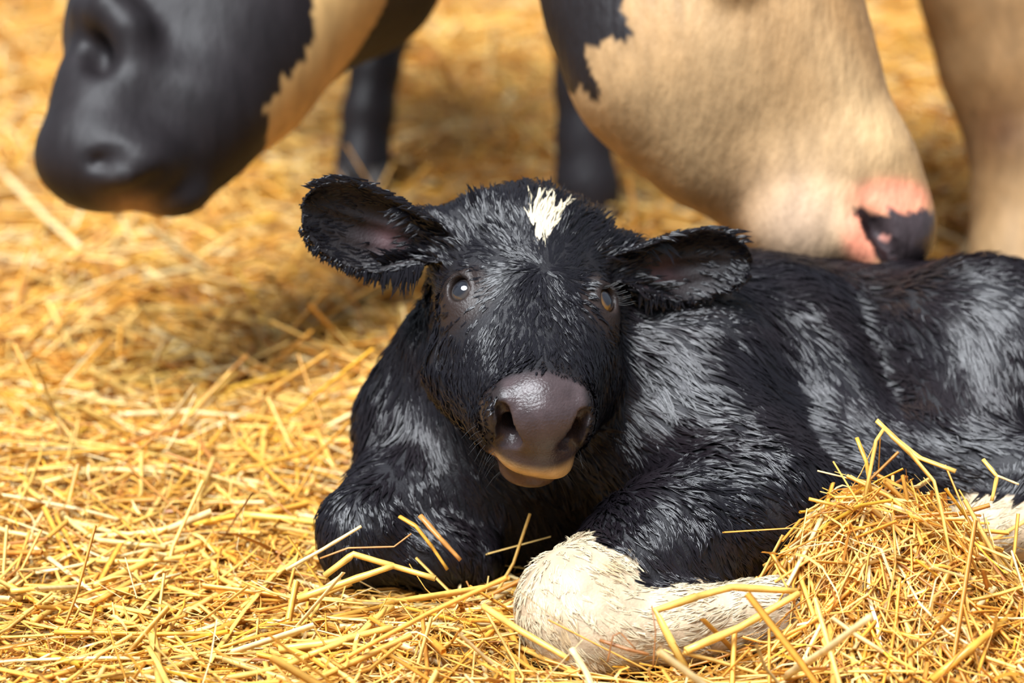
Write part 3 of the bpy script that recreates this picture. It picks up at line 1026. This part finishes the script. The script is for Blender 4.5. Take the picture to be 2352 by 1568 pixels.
e = mesh_obj('eye', v + P(245, 60, 3.20), quads=q, mat=MAT_COWEYE); adopt(e, cowL)

# --- cream cow on the right
F = Field(axis_steps([(-0.05, 0.75, 0.007)]), axis_steps([(2.60, 3.15, 0.007), (3.15, 4.5, 0.012)]), axis_steps([(-0.06, 0.58, 0.007), (0.58, 1.35, 0.018)]))
Z = 3.0
RS = Z / 2.84
F.chain([(P(1670, -180, Z + .05), 0.125 * RS), (P(1762, 0, Z), 0.080 * RS), (P(1852, 200, Z - .01), 0.066 * RS), (P(1960, 380, Z - .02), 0.055 * RS), (P(2020, 470, Z - .02), 0.049 * RS)], k=0.04)
F.chain([(P(1480, -120, Z + .05), 0.09 * RS), (P(1460, 40, Z + .02), 0.075 * RS), (P(1500, 170, Z), 0.068 * RS), (P(1640, 340, Z + .005), 0.052 * RS), (P(1790, 470, Z + .03), 0.042 * RS), (P(1830, 535, Z + .03), 0.042 * RS)], k=0.05)
F.ell(P(1660, 120, Z), (0.13 * RS, 0.10 * RS, 0.13 * RS), k=0.05)
F.ell(P(1845, 385, Z - .01), (0.072 * RS, 0.066 * RS, 0.066 * RS), k=0.04)
F.ell(P(1900, 520, Z - .02), (0.075 * RS, 0.062 * RS, 0.045 * RS), k=0.03)
F.ell(P(1868, 508, Z - .040), (0.060 * RS, 0.046 * RS, 0.056 * RS), k=0.018)
F.ell(P(2010, 520, Z - .02), (0.055 * RS, 0.065 * RS, 0.048 * RS), k=0.02)
F.ell(P(2065, 530, Z - .02), (0.034 * RS, 0.058 * RS, 0.036 * RS), k=0.015)
# brow over the eye, nostril slit
F.chain([(P(1962, 487, Z - .085), 0.009 * RS), (P(1990, 535, Z - .085), 0.016 * RS), (P(2035, 590, Z - .080), 0.011 * RS)], k=0.012, op='sub')
F.chain([(P(1940, 470, Z - .075), 0.010 * RS), (P(1950, 540, Z - .08), 0.012 * RS), (P(2010, 605, Z - .078), 0.010 * RS)], k=0.02)
EYE_R = P(1690, -45, Z - .088)
F.ell(EYE_R, (0.036, 0.024, 0.030), k=0.02)
for q in range(12):
    a0, a1 = q / 12 * 2 * PI, (q + 1) / 12 * 2 * PI
    f = lambda a: EYE_R + C3(0.026 * math.cos(a), 0.017 * math.sin(a), 0.024)
    F.cone(f(a0), f(a1), 0.007, 0.007, k=0.008)
F.ell(EYE_R + C3(0, 0, 0.026), (0.020, 0.020, 0.012), k=0.004, op='sub')
# neck, chest, forelegs
F.chain([(P(1480, -120, Z + .05), 0.11), (np.array([0.20, 3.12, 0.70]), 0.15), (np.array([0.34, 3.60, 0.84]), 0.22), (np.array([0.42, 4.05, 0.88]), 0.26)], k=0.06)
LEG_B = [(np.array([0.22, 3.95, 0.66]), 0.11), (P(1335, 60, 4.0), 0.042), (P(1336, 200, 4.0), 0.034), (P(1340, 320, 4.0), 0.034), (P(1347, 430, 4.0), 0.041), (P(1350, 490, 4.0), 0.040)]
F.chain(LEG_B, k=0.03)
LEG_T = [(np.array([0.56, 3.78, 0.62]), 0.12), (P(2285, 0, 3.63), 0.087), (P(2305, 150, 3.63), 0.077), (P(2325, 270, 3.63), 0.060), (P(2338, 360, 3.62), 0.054), (P(2330, 470, 3.62), 0.050), (P(2328, 600, 3.60), 0.052), (P(2335, 660, 3.58), 0.052)]
F.chain(LEG_T, k=0.03)
V, Q = F.mesh(relax=2)
FR = F
def right_cow_col(p):
    N = len(p)
    nz = 0.010 * noise3(p, 45, 1) + 0.006 * noise3(p, 130, 2)
    st = np.clip(0.5 + 0.5 * noise3(p, 18, 3) + 0.35 * noise3(p * np.array([1, 1, 0.5]), 60, 0), 0, 1)[:, None]
    c = np.array([0.46, 0.295, 0.145]) * (1 - st) + np.array([0.35, 0.20, 0.085]) * st
    r = np.full(N, 0.6)
    O = P(2030, 520, Z - .08)
    u = (p - O) @ CX; d = (p - O) @ CD
    front = p[:, 1] < 3.1
    # paler muzzle side
    mz = np.exp(-((u + 0.09) / 0.06) ** 2 - (d / 0.06) ** 2)[:, None] * front[:, None]
    c = c * (1 - mz * .8) + np.array([0.46, 0.315, 0.215]) * mz * .8
    # pink bare skin round the nostril and over the nose
    pk = np.maximum(np.exp(-((u - 0.010) / 0.045) ** 2 - ((d + 0.030) / 0.020) ** 2), np.exp(-((u + 0.022) / 0.022) ** 2 - ((d - 0.012) / 0.034) ** 2))
    pk = (smooth01(pk, 0.12, 0.75) * front)[:, None]
    c = c * (1 - pk) + np.array([0.76, 0.27, 0.16]) * pk
    # dark pad with a ragged upper border
    rag = 0.005 * noise3(p, 120, 2) + 0.005 * np.abs(np.sin((p - O) @ CX * 190))
    pad = (d + rag > -0.014 - 0.10 * np.maximum(u - .02, 0)) & (u + rag * .6 > -0.030 + 0.75 * np.maximum(d, -0.02) + 0.012) & front & (d > -0.05)
    c[pad] = np.array([0.045, 0.032, 0.034]); r[pad] = 0.35
    sp = pad & (np.hypot(u + 0.004, (d - 0.020) * 0.8) < 0.026) & (noise3(p, 210, 1) > 0.7)
    c[sp] = np.array([0.50, 0.22, 0.17])
    sl = seg_t(p, P(1965, 490, Z - .085), P(2035, 590, Z - .085))[1] < 0.009
    c[sl & front] = np.array([0.02, 0.008, 0.008])
    # black neck patch behind the jaw
    JP, JQ = P(1440, -20, Z - .07), P(1345, 235, Z - .05)
    ax = nrm(JQ - JP); lat = np.cross(ax, CW); lat = lat if lat[0] < 0 else -lat
    t = (p - JP) @ ax; dl = (p - JP) @ lat
    blk = (dl + nz + 0.008 * np.sin(t * 60) > -0.004 + 0.0 * t) & (t < 0.118 + nz) & (p[:, 1] < 3.3)
    c[blk] = CBLK; r[blk] = 0.5
    c[(p[:, 1] > 3.3) & (p[:, 0] < 0.33)] = np.array([0.018, 0.015, 0.018])
    # soiled knee on the cream leg
    kn = np.exp(-(((p - P(2290, 300, 3.58)) @ CX) / 0.05) ** 2 - (((p - P(2290, 300, 3.58)) @ CD) / 0.045) ** 2)[:, None] * (p[:, 1] > 3.3)[:, None]
    c = c * (1 - kn * .9) + np.array([0.13, 0.055, 0.02]) * kn * .9
    ft = (smooth01(-(p[:, 2]), -0.062, -0.045) * (p[:, 1] > 3.3) * (p[:, 0] > 0.4))[:, None]
    c = c * (1 - ft * .7) + np.array([0.16, 0.09, 0.045]) * ft * .7
    return np.concatenate([c, r[:, None]], 1)
cowR = empty('cow', (0.40, 3.7, 0))
tag(cowR, 'cream cow with black neck and pink nose sniffing the calf\'s back', 'cow', 'adult cows around the calf')
b_ = mesh_obj('body', V, quads=Q, mat=MAT_COW, vcol=right_cow_col(V)); adopt(b_, cowR)
hoof_mesh(cowR, P(1350, 520, 4.0) * np.array([1, 1, 0]) + np.array([0, 0, -0.02]), 0.045, 0.06, MAT_HOOF)
hoof_mesh(cowR, P(2335, 690, 3.57) * np.array([1, 1, 0]) + np.array([0, 0, -0.02]), 0.052, 0.065, MAT_HOOF)
v, q = sphere_mesh(0.02)
e = mesh_obj('eye', v * 1.1 + EYE_R + C3(0, 0, 0.006), quads=q, mat=MAT_COWEYE); adopt(e, cowR)

# ------------------------------------------------------------------ STRAW
PAL = np.array([[0.90, 0.50, 0.10], [0.84, 0.40, 0.055], [0.93, 0.60, 0.17], [0.93, 0.70, 0.33], [0.68, 0.29, 0.045], [0.50, 0.20, 0.045], [0.86, 0.47, 0.045]])
PW = np.array([0.27, 0.22, 0.21, 0.11, 0.11, 0.04, 0.04])
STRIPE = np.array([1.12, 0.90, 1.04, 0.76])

def stalk_batch(c, yaw, pitch, L, wid, flat, K, bend, kink):
    """centre, heading, tilt, length, half width, flatness; K points; returns ring verts (N, K, 4, 3)"""
    N = len(c)
    d = np.stack([np.cos(yaw) * np.cos(pitch), np.sin(yaw) * np.cos(pitch), np.sin(pitch)], 1)
    side = np.stack([-np.sin(yaw), np.cos(yaw), 0 * yaw], 1)
    roll = rng.uniform(0, PI, N)
    up = np.cross(d, side)
    s1 = side * np.cos(roll)[:, None] + up * np.sin(roll)[:, None]
    t = np.linspace(-0.5, 0.5, K)
    jit = np.zeros((N, K))
    pts = c[:, None] + d[:, None] * (t[None, :, None] * L[:, None, None])
    curve = (t ** 2 - 0.08)[None, :, None] * (bend * L)[:, None, None]
    pts = pts + side[:, None] * curve
    # a sharp fold in some of them
    kp = np.maximum(t - 0.1, 0)[None, :, None] * (kink * L)[:, None, None]
    pts = pts + (side * np.cos(yaw * 3)[:, None] + up * -0.4)[:, None] * kp
    return pts, s1

def sweep(pts, s1, wid, flat):
    N, K, _ = pts.shape
    d = np.empty_like(pts)
    d[:, 1:-1] = pts[:, 2:] - pts[:, :-2]; d[:, 0] = pts[:, 1] - pts[:, 0]; d[:, -1] = pts[:, -1] - pts[:, -2]
    d = nrows(d)
    s = s1[:, None] - (s1[:, None] * d).sum(2, keepdims=True) * d
    s = nrows(s); u = np.cross(d, s)
    w = wid[:, None, None]; f = (wid * flat)[:, None, None]
    return np.stack([pts + s * w, pts + u * f, pts - s * w, pts - u * f], 2)

def tube_faces(N, K, off):
    base = off + (np.arange(N) * K * 4)[:, None]
    q = []
    for k in range(K - 1):
        for j in range(4):
            q.append(base + np.array([4 * k + j, 4 * k + (j + 1) % 4, 4 * k + 4 + (j + 1) % 4, 4 * k + 4 + j]))
    return np.concatenate(q)

def clear_of_animals(pts):
    """True where no point of the stalk is inside an animal"""
    N, K, _ = pts.shape
    f = pts.reshape(-1, 3)
    ok = (CF.sample(f) > 0.000) & (FL.sample(f) > 0.0) & (FR.sample(f) > 0.0)
    return ok.reshape(N, K).all(1)

def slope_along(x, y, yaw):
    e = 0.02
    return np.arctan((ground_h(x + e * np.cos(yaw), y + e * np.sin(yaw)) - ground_h(x - e * np.cos(yaw), y - e * np.sin(yaw))) / (2 * e))

def drape(pts, c):
    """let the stalks follow the lie of the bed"""
    N, K, _ = pts.shape
    f = pts.reshape(-1, 3)
    dz = ground_h(f[:, 0], f[:, 1]).reshape(N, K) - ground_h(c[:, 0], c[:, 1])[:, None]
    pts = pts.copy(); pts[:, :, 2] += dz
    return pts

def scatter(n, y0, y1, zlo, zhi, lmin, lmax, wmin, wmax, tilt, K, up_frac=0.025, flank=False):
    y = rng.uniform(y0, y1, n)
    x = rng.uniform(-1, 1, n) * (y * 0.19 + 0.32)
    if flank: x = np.where(y < 2.1, x * 2.4, np.sign(x) * (y * 0.19 + 0.28 + rng.uniform(0, 0.8, n)))
    z = ground_h(x, y) + rng.uniform(zlo, zhi, n)
    L = rng.uniform(lmin, lmax, n) * rng.uniform(0.6, 1.0, n)
    yaw = rng.uniform(0, 2 * PI, n)
    pitch = rng.normal(0, tilt, n)
    st = rng.uniform(size=n) < up_frac
    pitch = np.where(st, rng.uniform(0.35, 0.9, n), pitch)
    z = z + np.where(st, np.sin(np.abs(pitch)) * L * 0.30, 0)
    wid = rng.uniform(wmin, wmax, n)
    flat = np.where(rng.uniform(size=n) < 0.5, 0.75, 0.22)
    bend = rng.normal(0, 0.18, n)
    kink = np.where(rng.uniform(size=n) < 0.22, rng.normal(0, 1.0, n), 0)
    c = np.stack([x, y, z], 1)
    pts, s1 = stalk_batch(c, yaw, pitch, L, wid, flat, K, bend, kink)
    pts = drape(pts, c)
    ok = clear_of_animals(pts)
    pts, s1, wid, flat = pts[ok], s1[ok], wid[ok], flat[ok]
    colr = PAL[rng.choice(len(PAL), len(pts), p=PW)] * rng.uniform(0.85, 1.12, (len(pts), 1))
    return pts, s1, wid, flat, colr

batches = []
#                n      y0    y1    zlo    zhi    lmin  lmax  wmin    wmax   tilt  K
batches.append((10500, 2.10, 3.10, -0.040, 0.011, 0.08, 0.26, 0.0014, 0.0037, 0.11, 4))
batches.append((9000, 2.10, 3.10, -0.035, 0.012, 0.05, 0.18, 0.0006, 0.0016, 0.16, 4))
batches.append((13000, 2.10, 3.10, -0.030, 0.013, 0.015, 0.07, 0.0004, 0.0014, 0.28, 3))
batches.append((12000, 3.10, 4.30, -0.035, 0.016, 0.06, 0.24, 0.0014, 0.0038, 0.18, 4))
batches.append((11000, 4.30, 7.50, -0.035, 0.020, 0.06, 0.26, 0.0020, 0.0050, 0.20, 3))
batches.append((9000, 1.75, 6.0, -0.040, 0.008, 0.10, 0.28, 0.0022, 0.0052, 0.14, 3, 'flank'))
Vs, Qs, Cs = [], [], []
o = 0
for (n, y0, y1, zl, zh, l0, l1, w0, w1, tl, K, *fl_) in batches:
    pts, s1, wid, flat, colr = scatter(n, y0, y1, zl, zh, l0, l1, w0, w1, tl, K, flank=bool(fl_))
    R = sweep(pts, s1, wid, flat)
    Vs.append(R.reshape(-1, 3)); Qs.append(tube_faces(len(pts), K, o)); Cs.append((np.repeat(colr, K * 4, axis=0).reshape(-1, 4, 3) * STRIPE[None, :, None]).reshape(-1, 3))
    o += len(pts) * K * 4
# the heap beside the calf
n = 2600
x = rng.normal(0.33, 0.095, n); y = rng.normal(2.39, 0.07, n)
ang = rng.uniform(0, 2 * PI, n)
z = ground_h(x, y) + rng.uniform(-0.02, 0.022, n)
L = rng.uniform(0.03, 0.16, n); wid = rng.uniform(0.0006, 0.0024, n); flat = np.where(rng.uniform(size=n) < .5, .75, .2)
pts, s1 = stalk_batch(np.stack([x, y, z], 1), ang, rng.normal(0, 0.22, n) + np.where(rng.uniform(size=n) < .18, rng.normal(0, .45, n), 0), L, wid, flat, 5, rng.normal(0, .3, n), np.where(rng.uniform(size=n) < .3, rng.normal(0, 1.2, n), 0))
pts = drape(pts, np.stack([x, y, z], 1))
ok = clear_of_animals(pts); pts, s1, wid, flat = pts[ok], s1[ok], wid[ok], flat[ok]
R = sweep(pts, s1, wid, flat)
Vs.append(R.reshape(-1, 3)); Qs.append(tube_faces(len(pts), 5, o))
Cs.append(np.repeat(PAL[rng.choice(len(PAL), len(pts), p=PW)] * rng.uniform(.85, 1.12, (len(pts), 1)), 20, axis=0)); o += len(pts) * 20
# curly chaff and leaf blades: thin ribbons
n = 11000
y = 2.12 + 1.1 * rng.uniform(size=n) ** 1.2
x = rng.uniform(-1, 1, n) * (y * 0.19 + 0.12)
hp = rng.uniform(size=n) < 0.14
x = np.where(hp, rng.normal(0.34, 0.09, n), x); y = np.where(hp, rng.normal(2.38, 0.07, n), y)
c = np.stack([x, y, ground_h(x, y) + rng.uniform(-0.012, 0.016, n)], 1)
K = 6
t = np.linspace(-0.5, 0.5, K)[None, :]
L = (rng.uniform(0.015, 0.075, n) * np.where(hp, 1.8, 1.0))[:, None]
yaw = rng.uniform(0, 2 * PI, n)[:, None] + rng.normal(0, 1.5, n)[:, None] * t + rng.normal(0, 1.0, n)[:, None] * np.sin(t * 7 + rng.uniform(0, 6, n)[:, None])
pit = rng.normal(0, 0.22, n)[:, None] + rng.normal(0, 1.1, n)[:, None] * t
st_p = np.stack([np.cos(yaw) * np.cos(pit), np.sin(yaw) * np.cos(pit), np.sin(pit)], 2) * (L / K)[:, :, None]
pts = c[:, None] + np.cumsum(st_p, 1) - st_p.sum(1, keepdims=True) * 0.5
pts = drape(pts, c)
ok = clear_of_animals(pts); pts = pts[ok]
sd1 = nrows(rng.normal(size=(len(pts), 3)))
wd = rng.uniform(0.0004, 0.0015, len(pts))[:, None, None] * np.array([0.5, 0.9, 1, 1, 0.8, 0.3])[None, :, None]
R = np.stack([pts + sd1[:, None] * wd, pts - sd1[:, None] * wd], 2)
base = o + (np.arange(len(pts)) * K * 2)[:, None]
Vs.append(R.reshape(-1, 3))
Qs.append(np.concatenate([base + np.array([2 * k, 2 * k + 1, 2 * k + 3, 2 * k + 2]) for k in range(K - 1)]))
Cs.append(np.repeat(PAL[rng.choice(len(PAL), len(pts), p=PW)] * rng.uniform(.8, 1.1, (len(pts), 1)), K * 2, axis=0)); o += len(pts) * K * 2
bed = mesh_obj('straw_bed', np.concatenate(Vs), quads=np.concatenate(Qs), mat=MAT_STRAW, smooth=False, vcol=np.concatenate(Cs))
tag(bed, 'deep bed of golden straw under the animals', 'straw', kind='stuff')

# ------------------------------------------------------------------ LOOSE STALKS, each its own object
def stalk_mesh(name, pts, r, colr, sides=6, flat=1.0, taper=0.8):
    """one straw: jointed tube along pts, with a node swelling and a cut end"""
    pts = np.asarray(pts, float)
    K = len(pts)
    v, q, t, c = [], [], [], []
    ref = None
    for k in range(K):
        d = nrm(pts[min(k + 1, K - 1)] - pts[max(k - 1, 0)])
        if ref is None: ref = np.array([0, 0, 1.0]) if abs(d[2]) < 0.9 else np.array([1.0, 0, 0])
        s = nrm(np.cross(d, ref)); u = np.cross(s, d)
        rr = r * (1 + (taper - 1) * k / (K - 1)) * (1.18 if k % 4 == 2 else 1.0)
        for j in range(sides):
            a = j / sides * 2 * PI
            v.append(pts[k] + rr * (s * math.cos(a) + u * math.sin(a) * flat))
            c.append(colr * (0.82 if k % 4 == 2 else 1.0))
    for k in range(K - 1):
        for j in range(sides):
            q.append((k * sides + j, k * sides + (j + 1) % sides, (k + 1) * sides + (j + 1) % sides, (k + 1) * sides + j))
    n = len(v)
    v += [pts[0], pts[-1]]; c += [colr * 0.6, colr * 0.6]
    for j in range(sides):
        t.append(((j + 1) % sides, j, n)); t.append(((K - 1) * sides + j, (K - 1) * sides + (j + 1) % sides, n + 1))
    me_o = mesh_obj(name, np.array(v), quads=np.array(q), tris=np.array(t), mat=MAT_STRAW, smooth=True, vcol=np.array(c))
    return me_o

def resample(pts, n):
    pts = np.asarray(pts, float)
    seg = np.linalg.norm(np.diff(pts, axis=0), axis=1); cs = np.concatenate([[0], np.cumsum(seg)])
    tt = np.unique(np.concatenate([np.linspace(0, cs[-1], n), cs]))
    return np.stack([np.interp(tt, cs, pts[:, i]) for i in range(3)], 1)

def G(px, py, h=0.012):
    """point on the straw surface under a pixel"""
    zc = FPX / 2000.0
    for _ in range(12):
        p = P(px, py, zc)
        g = float(ground_h(np.array([p[0]]), np.array([p[1]]))[0]) + h
        zc *= (CH - g) / (CH - p[2])
    return P(px, py, zc)

BRIGHT = np.array([0.93, 0.60, 0.14]); PALE = np.array([0.92, 0.72, 0.36]); DEEP = np.array([0.80, 0.42, 0.06]); BRN = np.array([0.42, 0.17, 0.05])
heroes = [
 ('bent golden straw stalk arching over the calf\'s white foreleg', [(1575, 1535, 2.42), (1545, 1480, 2.42), (1505, 1402, 2.43), (1600, 1370, 2.44), (1680, 1348, 2.45), (1830, 1357, 2.47)], 0.0034, BRIGHT, 1),
 ('long straw stalk slanting up across the calf\'s white foreleg', [(1575, 1494, 2.415), (1700, 1440, 2.44), (1835, 1362, 2.46)], 0.0034, BRIGHT, 1),
 ('straw stalk leaning against the bottom of the white knee', [(1110, 1392, 2.46), (1195, 1448, 2.425), (1305, 1512, 2.40)], 0.0030, BRIGHT, 1),
 ('thin brown looped straw in front of the white knee', [(1378, 1470, 2.41), (1440, 1490, 2.40), (1490, 1502, 2.40)], 0.0016, BRN, 1),
 ('thin brown straw arch standing before the white knee', [(1395, 1520, 2.40), (1408, 1460, 2.40), (1425, 1452, 2.40), (1460, 1490, 2.40)], 0.0016, BRN, .5),
 ('upright dark straw blade before the white foreleg', [(1500, 1530, 2.41), (1506, 1450, 2.41), (1497, 1392, 2.42)], 0.0018, BRN, .4),
 ('tall folded straw standing highest on the heap', [(1985, 1150, 2.50), (2012, 1012, 2.50), (2030, 985, 2.50), (2090, 1040, 2.49), (2145, 1105, 2.48), (2165, 1185, 2.47), (2185, 1290, 2.46)], 0.0034, BRIGHT, .5),
 ('straw with a frayed end lying over the top of the heap', [(2013, 965, 2.51), (2060, 1010, 2.51), (2110, 1050, 2.50), (2195, 1082, 2.49)], 0.0038, BRIGHT, .5),
 ('short crooked straw sticking out beside the hind leg', [(2258, 1055, 2.56), (2290, 1094, 2.55), (2278, 1150, 2.55)], 0.0022, BRIGHT, .8),
 ('pale straw tip pointing right beside the hind leg', [(2290, 1092, 2.55), (2340, 1112, 2.55)], 0.0018, PALE, .6),
 ('slim straw standing at the left end of the heap', [(1968, 1005, 2.52), (1990, 1060, 2.51), (2000, 1130, 2.51)], 0.0022, DEEP, .6),
 ('curled straw leaning on the dark chest', [(918, 1186, 2.60), (955, 1208, 2.59), (992, 1255, 2.59), (1028, 1308, 2.59)], 0.0026, DEEP, .6),
 ('brown straw leaning beside the curled one on the chest', [(965, 1184, 2.60), (1010, 1235, 2.59), (1058, 1286, 2.59)], 0.0032, np.array([0.62, 0.28, 0.07]), .7),
 ('bent straw in front of the black foreleg', [(745, 1322, 2.56), (812, 1272, 2.56), (905, 1300, 2.56), (1000, 1328, 2.55)], 0.0030, BRIGHT, 1),
 ('straight straw below the black foreleg', [(684, 1374, 2.55), (790, 1338, 2.55), (903, 1299, 2.555)], 0.0034, BRIGHT, 1),
 ('thin pale straw rising across the black foreleg', [(657, 1308, 2.57), (740, 1262, 2.57), (830, 1208, 2.57)], 0.0018, PALE, 1),
 ('reddish wispy straw across the black foreleg', [(735, 1282, 2.565), (800, 1258, 2.565), (905, 1255, 2.565), (945, 1225, 2.565)], 0.0013, np.array([0.6, 0.28, 0.08]), .6),
 ('pale straw rising to the right of the knee', [(1312, 1488, 2.395), (1345, 1540, 2.39), (1370, 1600, 2.38)], 0.0036, PALE, .6),
]
for lab, pp, r, cc_, fl_ in heroes:
    o_ = stalk_mesh('straw_stalk', resample([P(*a) for a in pp], 9), r, cc_, flat=fl_)
    tag(o_, lab, 'straw', 'single straws lying about the calf')
grounders = [
 ('long blurred pale straw at the upper left', [(0, 392), (110, 505), (185, 570)], 0.0050, PALE),
 ('long straw slanting up beside the calf\'s shoulder', [(430, 955), (540, 860), (652, 765)], 0.0036, BRIGHT),
 ('straw lying level at far left of the calf', [(270, 952), (430, 945), (600, 962)], 0.0030, PALE),
 ('broad pale straw left of the tall shoulder straw', [(40, 905), (260, 880), (480, 845)], 0.0040, BRIGHT),
 ('thick straw pointing at the black foreleg', [(560, 1182), (650, 1190), (735, 1201)], 0.0038, np.array([0.85, 0.62, 0.12])),
 ('straw rising to the right in the left foreground', [(215, 1345), (340, 1290), (470, 1243)], 0.0034, BRIGHT),
 ('broken straw at the left edge of the foreground', [(70, 1250), (125, 1290), (215, 1360)], 0.0030, PALE),
 ('straw stalk lying flat in the foreground left of the knee', [(640, 1490), (760, 1475), (900, 1440)], 0.0036, BRIGHT),
 ('straw pointing at the viewer in the lower left', [(345, 1440), (360, 1500), (368, 1590)], 0.0040, BRIGHT),
 ('long straw in the lower right corner', [(2140, 1562), (2240, 1480), (2345, 1395)], 0.0036, DEEP),
 ('pale straw crossing the lower right', [(1800, 1555), (1900, 1490), (2000, 1415)], 0.0034, PALE),
 ('straw slanting down the front of the heap', [(1850, 1185), (1930, 1220), (2010, 1260)], 0.0032, BRIGHT),
 ('straw running along the right side of the heap', [(2120, 1240), (2250, 1370), (2345, 1430)], 0.0030, BRIGHT),
]
for lab, pp, r, cc_ in grounders:
    o_ = stalk_mesh('straw_stalk', resample([G(a, b, 0.016) for a, b in pp], 9), r, cc_, flat=random.choice((0.6, 1.0)))
    tag(o_, lab, 'straw', 'single straws lying about the calf')

# loose stalks all over the bed: a few kinds, copied
kinds = []
for i in range(14):
    L = random.uniform(0.10, 0.24)
    n = 9
    x = np.linspace(-L / 2, L / 2, n)
    bend = random.gauss(0, 0.10)
    yv = bend * (x / L) ** 2 * L * 1.6 + 0.0006 * np.sin(x * 90 + i)
    zv = np.zeros(n)
    if i % 3 == 0:
        kx = random.uniform(-0.1, 0.3) * L
        yv = yv + np.maximum(x - kx, 0) * random.uniform(-0.9, 0.9)
    colr = [BRIGHT, PALE, DEEP, BRIGHT * .95, np.array([0.88, 0.66, 0.26])][i % 5]
    o_ = stalk_mesh('straw_stalk', np.stack([x, yv, zv], 1), random.uniform(0.0014, 0.0028), colr, flat=(1.0, 0.35, 0.7)[i % 3], taper=random.uniform(.6, .95))
    kinds.append((o_, np.stack([x, yv, zv], 1)))
placed = 0; first = set()
while placed < 255:
    y = 2.16 + 1.3 * random.random() ** 1.4
    x = random.uniform(-1, 1) * (y * 0.185 + 0.02)
    yaw = random.uniform(0, 2 * PI)
    if x > 0.2 and y < 2.56 and random.random() < 0.6: continue
    i = random.randrange(len(kinds))
    pitch = float(slope_along(np.array([x]), np.array([y]), np.array([yaw]))[0]) + random.gauss(0, 0.06)
    z = float(ground_h(np.array([x]), np.array([y]))[0]) + random.uniform(0.008, 0.016)
    M = Matrix.Translation((x, y, z)) @ Matrix.Rotation(yaw, 4, 'Z') @ Matrix.Rotation(-pitch, 4, 'Y')
    pw = np.array([M @ Vector(a) for a in kinds[i][1]])
    if not (clear_of_animals(pw[None])[0] and (CF.sample(pw) > 0.006).all()): continue
    src = kinds[i][0]
    if i in first:
        o_ = src.copy(); col.objects.link(o_)
    else:
        o_ = src; first.add(i)
    o_.matrix_world = M
    zone = 'behind the calf' if y > 2.85 else ('in front of the calf' if -0.2 < x < 0.22 and y < 2.5 else ('on the heap right of the calf' if x > 0.2 else 'left of the calf'))
    look = ('bent ' if i % 3 == 0 else 'straight ') + ('golden', 'pale', 'deep orange', 'golden', 'light yellow')[i % 5]
    tag(o_, look + ' straw stalk loose on the bedding ' + zone, 'straw', 'loose straw stalks on the bedding')
    placed += 1
for i, (o_, _p) in enumerate(kinds):
    if i not in first: bpy.data.objects.remove(o_)
